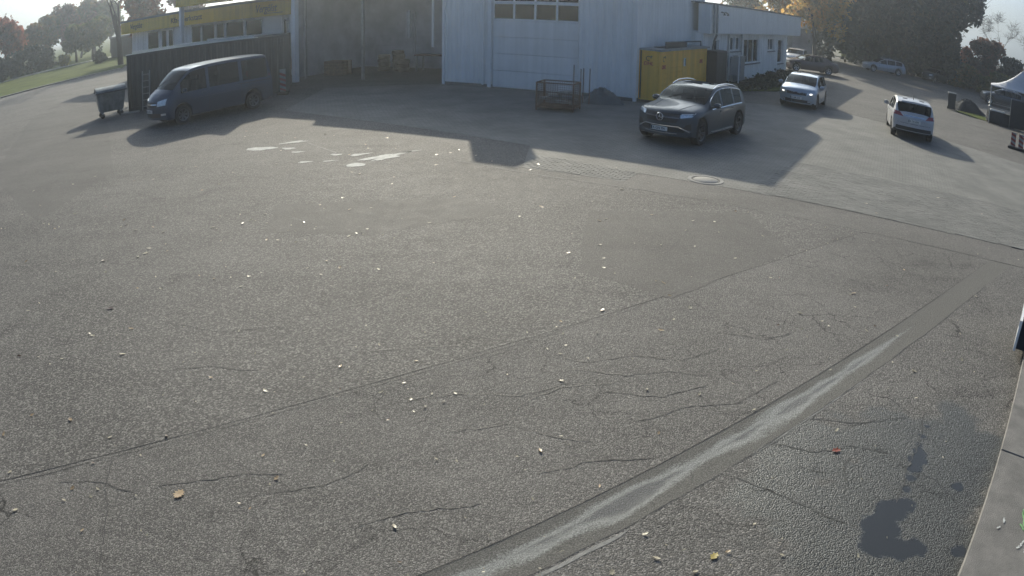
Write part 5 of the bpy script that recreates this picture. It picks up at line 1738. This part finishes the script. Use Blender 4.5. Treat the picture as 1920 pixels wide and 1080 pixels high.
def hd(dx, dy): return math.atan2(dy, dx)


make_car('suv', 'graphite grey suv with chrome trim parked in the hall shadow', SUV, (5.24, 21.1), hd(-.624, -.782), 'p_suv', .955, rim='alloy_dark', plate=('f', .47, 'A·GN 791'))
make_car('van', 'dark blue transporter van parked in front of the dark container', VAN, (-11.39, 25.65), hd(-.62, -.785), 'p_van', 1.03, rim='alloy_dark', spokes=7, plate=('f', .57, 'OG VB 52'))
make_car('hatchback', 'pale blue hatchback facing the camera at the end of the shade', HATCH, (12.78, 30.95), hd(-.534, -.846), 'p_ice', plate=('f', .47, 'A LM 214'), rim='alloy_dark')
make_car('crossover', 'white car seen from behind driving away on the drive', CROSS, (15.72, 26.0), hd(.42, .907), 'p_white_shade', plate=('r', .74, 'A TK 830'), rim='alloy_dark')
make_car('sedan', 'dark maroon sedan parked side on past the office corner', SEDAN, (21.6, 51.4), hd(-1, .05), 'p_maroon', .95)
make_car('hatchback', 'white car facing forward behind the maroon sedan', HATCH_OFF, (22.75, 57.3), hd(-.5, -.866), 'p_white', 1.0)
make_car('estate_car', 'silver estate car parked in the shade under the dark trees', ESTATE, (35.6, 64.9), hd(-.97, .1), 'p_silver', 1.02)
make_car('hatchback', 'dark green car parked in the shade right of the silver estate', HATCH_OFF, (43.0, 66.0), hd(-.93, -.36), 'p_green', 1.0)
make_car('suv', 'black suv parked behind the party tent post', PICK, (40.2, 49.6), hd(-.86, .5), 'p_black', .97)

# ================================================================== trees and shrubs
def crown_mesh(blobs, n, size, seed, flat=.0, droop=0.0):
    """leaf clumps as small bent quads spread through the volume of the blobs (x,y,z,rx,ry,rz,weight)"""
    r = np.random.RandomState(seed)
    w = np.array([b[6] if len(b) > 6 else b[3] * b[4] * b[5] for b in blobs], float); w /= w.sum()
    pick = r.choice(len(blobs), n, p=w)
    B = np.array([b[:6] for b in blobs])[pick]
    d = r.normal(size=(n, 3)); d /= np.linalg.norm(d, axis=1)[:, None]
    rr = r.uniform(.25, 1, n) ** .45; rr = np.where(r.rand(n) < .13, r.uniform(.95, 1.38, n), rr)
    # lumpy outline: clusters pull leaves together
    P_ = B[:, :3] + d * B[:, 3:6] * rr[:, None]
    nc = max(12, n // 22)
    C = P_[r.choice(n, nc)]
    near = r.randint(0, nc, n)
    k = r.uniform(.0, 1, n)
    own = r.rand(n) < .45
    idx = np.argmin(((P_[:, None, :] - C[None, r.choice(nc, min(nc, 60)), :]) ** 2).sum(2), axis=1)
    # leaves as quads
    a = r.normal(size=(n, 3)); a /= np.linalg.norm(a, axis=1)[:, None]
    b = np.cross(a, r.normal(size=(n, 3))); b /= np.linalg.norm(b, axis=1)[:, None]
    s = size * r.uniform(.5, 1.35, n)[:, None]
    a *= s; b *= s * .62
    c = np.cross(a, b); c /= np.linalg.norm(c, axis=1)[:, None]; c *= s * .25
    v = np.stack([P_ - a, P_ - b + c, P_ + a, P_ + b + c], axis=1).reshape(-1, 3)
    me = bpy.data.meshes.new('crown')
    me.vertices.add(4 * n); me.vertices.foreach_set('co', v.astype(np.float32).ravel())
    me.loops.add(4 * n); me.loops.foreach_set('vertex_index', np.arange(4 * n, dtype=np.int32))
    me.polygons.add(n); me.polygons.foreach_set('loop_start', np.arange(0, 4 * n, 4, dtype=np.int32)); me.polygons.foreach_set('loop_total', np.full(n, 4, dtype=np.int32))
    me.update(calc_edges=True)
    return me


def limbs(mb, rg, p, d, ln, r, depth, seg=6, spread=.55, up=.25, ends=None):
    """recursive tapered branches"""
    pts, rs = [p.copy()], [r]
    q = p.copy(); dd = d.copy()
    n = 4
    for i in range(n):
        dd = (dd + Vector((rg.uniform(-1, 1), rg.uniform(-1, 1), rg.uniform(-.6, 1))) * .13 + Vector((0, 0, up * .1))).normalized()
        q = q + dd * ln / n
        pts.append(q.copy()); rs.append(r * (1 - .5 * (i + 1) / n))
    mb.tube(pts, rs, seg, False)
    if ends is not None: ends.append(q.copy())
    if depth <= 0: return
    for k in range(rg.choice((2, 3)) if depth > 1 else 3):
        t = rg.randint(2, n)
        nd = (dd + Vector((rg.uniform(-1, 1), rg.uniform(-1, 1), rg.uniform(-.2, .8))) * spread * 1.3).normalized()
        limbs(mb, rg, pts[t], nd, ln * rg.uniform(.55, .8), rs[t] * .72, depth - 1, max(3, seg - 1), spread, up, ends)


LM = {
    'autumn_gold': leaf_mat('leaves_gold', [(.58, .34, .09), (.70, .44, .13), (.34, .27, .09), (.72, .48, .16)], .72),
    'autumn_red': leaf_mat('leaves_red', [(.30, .09, .06), (.20, .08, .06), (.36, .13, .07), (.14, .09, .06)], .5),
    'autumn_mix': leaf_mat('leaves_mixed', [(.10, .11, .045), (.19, .14, .055), (.08, .10, .04), (.27, .15, .07)], .5),
    'olive': leaf_mat('leaves_olive', [(.07, .10, .035), (.10, .12, .045), (.15, .14, .05), (.06, .09, .04)], .45),
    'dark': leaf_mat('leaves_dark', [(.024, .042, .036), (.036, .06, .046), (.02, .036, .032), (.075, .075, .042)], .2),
    'plum': leaf_mat('leaves_plum', [(.12, .07, .06), (.17, .09, .07), (.09, .08, .06), (.22, .10, .08)], .45),
    'yellow': leaf_mat('leaves_yellow', [(.30, .27, .05), (.22, .21, .05), (.36, .31, .08)], .45),
    'twig': leaf_mat('twig_haze', [(.10, .08, .075), (.14, .11, .10)], .2),
}


def tree(name, label, loc, h, w, lm, seed, n=2600, size=.34, trunk=.25, base=.22, kind='round', group=None, cat='tree'):
    rg_ = random.Random(seed)
    t = empty(name, (loc[0], loc[1], loc[2] if len(loc) > 2 else .1), 0, label, cat, group)
    mb = MB()
    ends = []
    if kind == 'cone':
        mb.tube([(0, 0, -.1), (.05, 0, h * .5), (0, 0, h * .95)], [trunk, trunk * .6, .02], 7)
        blobs = []
        for i in range(9):
            f = i / 8
            rr = w / 2 * (1 - f) ** .8 + .12
            z = h * (.10 + .86 * f)
            for k in range(max(1, int(5 * (1 - f)) + 1)):
                a = rg_.uniform(0, 6.28)
                blobs.append((math.cos(a) * rr * .55, math.sin(a) * rr * .55, z + rg_.uniform(-.2, .2), rr * .6, rr * .6, h * .075))
    else:
        limbs(mb, rg_, Vector((0, 0, -.15)), Vector((rg_.uniform(-.05, .05), rg_.uniform(-.05, .05), 1)), h * .48, trunk, 3, 8, .6, .3, ends)
        blobs = []
        for e in ends:
            f = rg_.uniform(.10, .19)
            x = max(-w * .42, min(w * .42, e.x)); y = max(-w * .42, min(w * .42, e.y)); z = min(e.z, h * .9)
            if z > h * base: blobs.append((x, y, z, w * f, w * f, h * f * .75))
        for k in range(9):
            a = rg_.uniform(0, 6.28); q = rg_.uniform(.12, .40)
            z = h * rg_.uniform(base + .14, .86)
            sh_ = 1 - abs(z / h - .55) * .9
            f = rg_.uniform(.14, .22)
            blobs.append((math.cos(a) * w * q * sh_, math.sin(a) * w * q * sh_, z, w * f, w * f, h * f * .7))
        if kind == 'bush':
            for k in range(8):
                a = rg_.uniform(0, 6.28); q = rg_.uniform(.1, .36); f = rg_.uniform(.15, .22)
                blobs.append((math.cos(a) * w * q, math.sin(a) * w * q, h * rg_.uniform(.1, .5), w * f, w * f, h * f))
    mb.build('trunk', M['bark'], t, smooth=60, fix=False)
    me = crown_mesh(blobs, n, size, seed + 1)
    me.materials.append(LM[lm])
    link('crown', me, None, t)
    return t


def bare_tree(label, loc, h, trunk, seed, depth=5, lean=(0, 0), group=None, leaves=0):
    rg_ = random.Random(seed)
    t = empty('bare_tree', (loc[0], loc[1], .1), 0, label, 'tree', group)
    mb = MB(); ends = []
    limbs(mb, rg_, Vector((0, 0, -.15)), Vector((lean[0], lean[1], 1)).normalized(), h * .42, trunk, depth, 8, .62, .35, ends)
    mb.build('trunk', M['bark'], t, smooth=60, fix=False)
    tw = MB()
    for e in ends:
        for k in range(3):
            d = Vector((rg_.uniform(-1, 1), rg_.uniform(-1, 1), rg_.uniform(-.2, 1.2))).normalized()
            tw.tube([e, e + d * h * .05, e + d * h * .10 + Vector((rg_.uniform(-.1, .1), rg_.uniform(-.1, .1), 0))], [.018, .012, .005], 3, False)
    tag(tw.build('twigs', M['bark'], t, fix=False), kind='stuff')
    return t


def pol(az, D): return (D * math.sin(rad(az)), D * math.cos(rad(az)))


# --- left: autumn trees beyond the footpath
tree('broadleaf_tree', 'reddish tree at the far left edge of the picture', pol(-40.9, 116), 9.6, 7.5, 'autumn_red', 101, 5000, .34)
tree('broadleaf_tree', 'dull green tree next to the reddish tree at the left', pol(-38.6, 122), 7.2, 5.2, 'autumn_mix', 102, 4500, .33)
tree('broadleaf_tree', 'greenish autumn tree third from the left edge', pol(-37.0, 128), 8.6, 6.0, 'autumn_mix', 103, 4500, .33)
tree('broadleaf_tree', 'tall rounded plum coloured tree left of centre in the far left group', pol(-35.5, 130), 10.0, 6.4, 'plum', 104, 4500, .33)
tree('broadleaf_tree', 'tallest mottled tree in the middle of the far left group', pol(-34.2, 132), 10.2, 6.6, 'autumn_mix', 105, 4500, .33)
tree('broadleaf_tree', 'pinkish autumn tree right of the tallest far left tree', pol(-33.0, 130), 9.4, 5.6, 'plum', 106, 4500, .33)
tree('broadleaf_tree', 'grey green tree right behind the shed at the left', pol(-31.7, 128), 8.8, 6.0, 'olive', 107, 4500, .33)
tree('broadleaf_tree', 'olive tree standing low before the tallest far left tree', pol(-34.6, 112), 5.6, 4.4, 'olive', 108, 4500, .33)
tree('broadleaf_tree', 'broad olive tree between yellow shrub and shed', pol(-33.2, 110), 6.0, 4.6, 'olive', 109, 4500, .33)
for k, (az, D, h, w) in enumerate([(-41.3, 104, 3.4, 4.2), (-39.9, 106, 3.8, 4.4), (-38.5, 108, 3.9, 4.4), (-37.2, 111, 3.4, 4.0)]):
    tree('hedge_shrub', ['dark hedge shrub at the left picture edge', 'second dark hedge shrub from the left edge', 'third dark hedge shrub from the left edge', 'last dark hedge shrub left of the yellow shrub'][k], pol(az, D), h, w, 'dark', 120 + k, 2200, .26, .1, .05, 'bush', 'dark hedge along the footpath', 'shrub')
tree('shrub', 'small yellow shrub catching sun by the footpath', pol(-35.6, 108), 1.9, 2.8, 'yellow', 131, 1100, .20, .06, .05, 'bush', None, 'shrub')
tree('conifer', 'small dark conifer on the verge before the footpath', pol(-32.6, 92), 2.3, 1.7, 'dark', 132, 1500, .16, .07, .05, 'cone', None, 'tree')
bare_tree('dark bare tree with spreading limbs behind the workshop corner', pol(-30.9, 78), 13.5, .36, 140, 5, (-.04, 0))
tree('broadleaf_tree', 'russet tree rising behind the workshop roof', pol(-28.6, 82), 8.4, 7.0, 'autumn_red', 141, 2800, .36, group=None)
tree('broadleaf_tree', 'dark plum tree behind the workshop roof beside the canopy', pol(-25.6, 84), 8.2, 6.5, 'plum', 142, 2600, .36)

# --- right: golden tree, dark tree wall, shrubs
tree('broadleaf_tree', 'golden autumn tree behind the office roof end', pol(23.2, 70), 10.0, 7.4, 'autumn_gold', 201, 8000, .25, .22, .2)
tree('broadleaf_tree', 'second golden brown tree further behind the office roof', pol(20.2, 82), 9.5, 7.4, 'autumn_gold', 202, 6000, .28)
tree('broadleaf_tree', 'thin brownish tree showing above the middle of the office roof', pol(17.2, 88), 8.2, 7.0, 'autumn_mix', 203, 4000, .30)
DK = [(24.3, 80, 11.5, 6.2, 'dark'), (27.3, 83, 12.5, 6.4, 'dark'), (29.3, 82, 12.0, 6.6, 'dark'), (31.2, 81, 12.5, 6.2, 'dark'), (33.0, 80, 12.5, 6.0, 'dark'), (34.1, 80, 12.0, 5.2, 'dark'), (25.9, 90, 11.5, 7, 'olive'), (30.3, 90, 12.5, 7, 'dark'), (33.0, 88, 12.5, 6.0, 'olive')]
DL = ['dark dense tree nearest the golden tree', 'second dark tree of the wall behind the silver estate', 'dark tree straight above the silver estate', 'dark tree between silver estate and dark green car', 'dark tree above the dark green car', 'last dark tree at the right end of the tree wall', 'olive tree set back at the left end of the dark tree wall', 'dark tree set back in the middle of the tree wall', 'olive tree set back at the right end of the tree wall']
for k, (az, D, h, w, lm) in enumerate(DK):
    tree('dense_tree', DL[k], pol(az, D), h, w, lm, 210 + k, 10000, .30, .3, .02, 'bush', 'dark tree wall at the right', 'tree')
tree('shrub', 'orange red shrub at the right end of the dark trees', pol(35.6, 87), 4.6, 2.6, 'autumn_red', 230, 2500, .22, .08, .1, 'bush', None, 'shrub')
tree('shrub', 'big rounded purple brown shrub behind the party tent', pol(37.2, 86), 6.0, 5.4, 'plum', 231, 5500, .24, .12, .05, 'bush', None, 'shrub')
tree('shrub', 'low dark shrub right of the rounded purple shrub', pol(39.4, 84), 4.4, 5.4, 'dark', 232, 4500, .24, .1, .05, 'bush', None, 'shrub')
tree('shrub', 'brownish low shrub at the bank above the street', pol(36.0, 80), 2.4, 5.2, 'autumn_mix', 233, 3500, .2, .08, .05, 'bush', None, 'shrub')
tree('shrub', 'brownish green shrub between bank and tent roof', pol(38.4, 78), 2.5, 5.4, 'olive', 234, 3500, .2, .08, .05, 'bush', None, 'shrub')
tree('shrub', 'dark shrub at the right edge behind the tent roof', pol(41.0, 82), 4.2, 4.4, 'plum', 235, 4000, .24, .1, .05, 'bush', None, 'shrub')
bare_tree('pale bare tree in front of the right hand sky', pol(38.4, 92), 9.2, .16, 240, 5)
bare_tree('bare twiggy tree at the right picture edge', pol(40.3, 92), 8.6, .16, 241, 5)
tag(heap('shrub_mound', 28.7, 39.6, 1.25, .8, .75, M['cloth'], random.Random(15), 30, 9, .02, -.3), 'low dark mound beside the wheelie bin', 'mound')
# low ground cover at the office wall
gcv = crown_mesh([(x_, y_, .12, .9, .9, .10) for (x_, y_) in [(10.2, 34.2), (11.6, 35.4), (12.6, 36.9), (13.4, 38.2), (14.3, 39.4), (15.2, 40.9), (16.2, 42.6), (17.2, 44.2), (18.4, 46.2)]] + [(13.4, 39.0, .22, .4, .4, .18), (15.0, 41.8, .22, .4, .4, .18), (16.9, 45.0, .2, .4, .4, .15)], 7000, .10, 77)
gcv.materials.append(LM['dark'])
tag(link('ground_cover', gcv, None, None, (0, 0, .05)), 'dark green ground cover along the office wall', 'ground cover', kind='stuff')

# ================================================================== fallen leaves
def leaf_mesh(kind, seed):
    rg_ = random.Random(seed)
    if kind == 'oval':
        out = [(-.5, 0), (-.32, .16), (-.05, .25), (.22, .19), (.5, 0), (.22, -.19), (-.05, -.25), (-.32, -.16)]
    elif kind == 'oak':
        out = [(-.5, 0), (-.36, .10), (-.40, .22), (-.22, .20), (-.20, .38), (-.04, .24), (.06, .42), (.16, .22), (.32, .28), (.34, .12), (.5, 0), (.34, -.12), (.32, -.28), (.16, -.22), (.06, -.42), (-.04, -.24), (-.20, -.38), (-.22, -.20), (-.40, -.22), (-.36, -.10)]
    else:
        out = [(-.5, .02), (-.25, .2), (-.1, .34), (.05, .2), (.3, .3), (.28, .1), (.5, .0), (.28, -.12), (.28, -.3), (.05, -.2), (-.1, -.3), (-.25, -.18)]
    cu = rg_.uniform(.5, 1.3); tw = rg_.uniform(-.5, .5)
    zf = lambda x, y: .10 * cu * (abs(y) * 2.2) ** 1.5 + .22 * cu * x * x + tw * x * y * .8
    vs = [(0, 0, .0)] + [(x, y, zf(x, y)) for x, y in out]
    n = len(out)
    mb = MB().add(vs, [(0, 1 + i, 1 + (i + 1) % n) for i in range(n)])
    mb.add([(-.5, -.012, .06 * cu), (-.5, .012, .06 * cu), (-.72, .02, .1)], [(0, 1, 2)])
    me = mb.mesh('fallen_leaf', fix=False)
    mz = min(v.co.z for v in me.vertices)
    for v in me.vertices: v.co.z -= mz
    return me


def dry_leaf(name, c, var=.25):
    m, nt, b = new_mat(name)
    oi = N(nt, 'ShaderNodeObjectInfo')
    r = ramp(nt, oi.outputs['Random'], [(0, tuple(x * (1 - var) for x in c)), (1, tuple(min(1, x * (1 + var)) for x in c))])
    nt.links.new(r.outputs[0], b.inputs['Base Color'])
    b.inputs['Roughness'].default_value = .38
    tl = N(nt, 'ShaderNodeBsdfTranslucent'); nt.links.new(r.outputs[0], tl.inputs[0])
    mx = N(nt, 'ShaderNodeMixShader'); mx.inputs[0].default_value = .3
    nt.links.new(b.outputs[0], mx.inputs[1]); nt.links.new(tl.outputs[0], mx.inputs[2])
    nt.links.new(mx.outputs[0], nt.nodes['Material Output'].inputs[0])
    return m


pale, tan_, brown, redl, yel = dry_leaf('leaf_pale', (.50, .44, .31)), dry_leaf('leaf_tan', (.45, .32, .18)), dry_leaf('leaf_brown', (.12, .07, .045)), dry_leaf('leaf_red', (.30, .07, .035)), dry_leaf('leaf_yellow', (.60, .47, .14))
LV = [('oval', pale), ('oval', pale), ('oval', pale), ('lobed', pale), ('lobed', tan_), ('oval', tan_), ('oval', brown), ('lobed', pale), ('oval', tan_)]
leaf_me = []
for k, (kd, mm) in enumerate(LV):
    for s in range(2):
        me = leaf_mesh(kd, 50 + k * 3 + s); me.materials.append(mm); leaf_me.append(me)
SPOTS = [-7.88,17.20,-9.17,17.17,-7.95,16.86,-5.67,16.73,-6.55,16.02,-6.28,15.66,-8.67,15.72,-11.02,16.48,-9.23,15.68,-11.34,15.77,-12.55,15.39,-8.14,14.08,-6.72,14.48,-3.98,14.80,-3.54,15.70,-3.33,15.54,-8.81,13.48,-11.17,13.89,-10.52,13.05,-9.94,12.40,-11.28,13.21,-9.42,13.02,-9.33,12.02,-8.32,12.21,-7.69,12.45,-7.46,12.14,-7.52,12.00,-6.99,12.54,-6.70,11.92,-6.32,11.63,-7.04,11.78,-5.47,12.51,-4.81,12.03,-4.56,12.60,-4.34,12.03,-4.71,12.21,-5.36,11.84,-3.63,12.06,-3.61,13.13,-3.27,13.61,-2.58,12.90,-2.41,11.67,-2.55,11.44,-2.65,11.30,-4.04,11.12,-3.83,11.10,-3.48,11.00,-6.18,10.74,-6.13,10.50,-5.73,10.59,-6.20,10.33,-8.77,10.13,-6.86,10.14,-7.63,9.63,-4.63,9.51,-4.33,9.40,-4.07,9.45,-3.79,9.50,-3.64,9.64,-2.75,10.15,-2.48,9.88,-5.50,8.99,-5.07,8.99,-6.50,9.63,-7.15,8.05,-4.91,7.65,-5.42,7.39,-5.50,7.44,-5.20,7.25,-6.33,6.68,-4.68,6.95,-3.78,9.12,-3.31,7.71,-1.83,6.93,-1.73,7.96,-5.97,6.70,-5.55,6.71,-7.11,8.34,-5.19,5.40,-5.36,4.96,-4.84,4.36,-3.67,4.38,-2.21,5.19,-2.11,4.42,-3.45,4.98,-3.31,5.35,-3.94,5.21,-3.25,6.54,-2.53,6.34,-3.92,4.75,-3.95,4.13,-4.42,3.84,-3.95,4.32,-3.55,3.79,-1.73,6.44,-1.30,6.42,-1.15,5.91,-0.88,4.35,-0.79,3.94,-1.99,4.87,-3.69,4.26,-4.61,5.42,-1.40,12.02,1.48,12.27,1.61,12.40,0.84,10.61,1.35,11.01,1.35,10.40,1.31,10.01,0.86,9.59,3.45,10.53,-1.90,9.83,-1.49,7.47,-0.32,8.41,0.18,7.86,0.60,7.85,0.59,8.17,1.13,8.52,2.29,8.62,2.00,8.26,1.99,9.52,2.09,9.46,2.09,9.01,0.54,7.33,0.40,7.45,-0.92,6.07,-1.09,6.62,-0.55,6.45,-1.02,7.11,1.93,6.44,1.39,6.55,0.52,6.73,1.78,7.95,3.59,12.42,3.19,12.43,2.48,12.72,0.11,12.44,-0.98,6.30,1.67,4.02,1.97,4.33,1.10,4.00,1.05,4.29,0.75,3.86,1.37,3.82,0.27,5.46,1.38,5.73,2.44,6.10,0.75,4.93,-0.78,6.42,3.82,8.48,3.36,8.09,4.63,7.91,4.83,8.05,3.23,5.64,2.75,3.79,4.82,6.78,5.77,7.01,5.05,7.74,4.79,8.68,2.10,3.92,6.60,11.71,5.71,11.67,4.85,11.06,3.79,9.73,3.94,9.74,7.46,9.12,6.52,10.23,5.77,9.50,4.99,9.18,5.57,12.48,7.66,13.60,7.74,14.33,11.31,14.28,10.59,15.47,-7.34,20.98,-8.23,21.51,-7.93,20.58,-6.32,21.34,-6.78,22.23,-6.62,20.46,-6.61,19.94,-6.14,20.00,-6.04,18.29,-5.35,20.38,-5.02,20.14,-3.40,19.60,-3.83,18.74,-3.67,18.26,-2.95,18.20,-4.00,17.55,-4.40,16.62,-2.52,15.24,-2.46,14.64,-2.96,12.82,-1.83,17.43,-0.89,17.32,-1.34,17.97,-1.51,17.62,-1.73,16.33,-1.11,13.66,2.30,16.34,4.21,13.15,0.51,13.06,2.17,14.45,4.30,11.70,0.54,16.48,0.36,15.92]
rgf = random.Random(99)
for i in range(0, len(SPOTS), 2):
    x, y = SPOTS[i], SPOTS[i + 1]
    D = math.hypot(x, y)
    s = rgf.uniform(.035, .075) if D < 7 else rgf.uniform(.045, .095) if D < 12 else rgf.uniform(.06, .12)
    o = link('fallen_leaf', rgf.choice(leaf_me), None, None, (x, y, .008 if D < 30 else .01), rgf.uniform(0, 6.28))
    o.rotation_euler = (rgf.uniform(-.25, .25), rgf.uniform(-.25, .25), rgf.uniform(0, 6.28))
    o.location.z = .012
    o.scale = (s, s * rgf.uniform(.8, 1.1), s)
    tag(o, 'small curled dry leaf lying loose on the ground', 'leaf', 'small dry leaves scattered over the yard')


def one_leaf(kd, seed, mm, x, y, s, rz, label, z=.010):
    me = leaf_mesh(kd, seed); me.materials.append(mm)
    o = link('fallen_leaf', me, None, None, (x, y, z), rz); o.scale = (s, s, s)
    tag(o, label, 'leaf')


one_leaf('oak', 3, tan_, -2.82, 4.49, .14, 1.3, 'large lobed tan oak leaf near the lower left corner')
one_leaf('lobed', 5, redl, 3.09, 5.29, .11, .2, 'single red brown leaf on the damp apron')
one_leaf('lobed', 7, yel, 1.55, 3.98, .10, .8, 'yellowish leaf near the bottom edge right of the channel')
one_leaf('lobed', 9, brown, -5.6, 8.25, .14, .3, 'dark curled brown leaf at the left edge of the yard')
# grit too small to count
gr_ = random.Random(17)
mb = MB()
for k in range(260):
    D = gr_.uniform(3.5, 17); a = rad(gr_.uniform(-46, 46)); x, y = D * math.sin(a), D * math.cos(a)
    s = gr_.uniform(.006, .016) * (1 + D / 14); t_ = gr_.uniform(0, 6.28); c_, s_ = math.cos(t_) * s, math.sin(t_) * s
    z = .013
    mb.add([(x - c_, y - s_, z), (x + s_ * .5, y - c_ * .5, z), (x + c_, y + s_, z + s * .5), (x - s_ * .5, y + c_ * .5, z + s * .3)], [(0, 1, 2, 3)])
tag(mb.build('leaf_crumbs', pale, fix=False), 'tiny pale leaf crumbs scattered over the yard', 'leaf litter', kind='stuff')

# ================================================================== thin haze added to stand in for the sun's glare veil
def haze(density, aniso):
    m = bpy.data.materials.new('haze')
    m.use_nodes = True
    nt = m.node_tree
    for n_ in list(nt.nodes):
        if n_.type == 'BSDF_PRINCIPLED': nt.nodes.remove(n_)
    v = N(nt, 'ShaderNodeVolumePrincipled')
    v.inputs['Color'].default_value = (.86, .93, 1.0, 1)
    v.inputs['Density'].default_value = density
    v.inputs['Anisotropy'].default_value = aniso
    nt.links.new(v.outputs[0], nt.nodes['Material Output'].inputs['Volume'])
    o = MB().span(-620, 620, -320, 920, -1.2, 30).build('haze', m)
    tag(o, 'thin pale haze added for the sun glare over the yard', 'haze', kind='stuff')


haze(0.0018, .84)
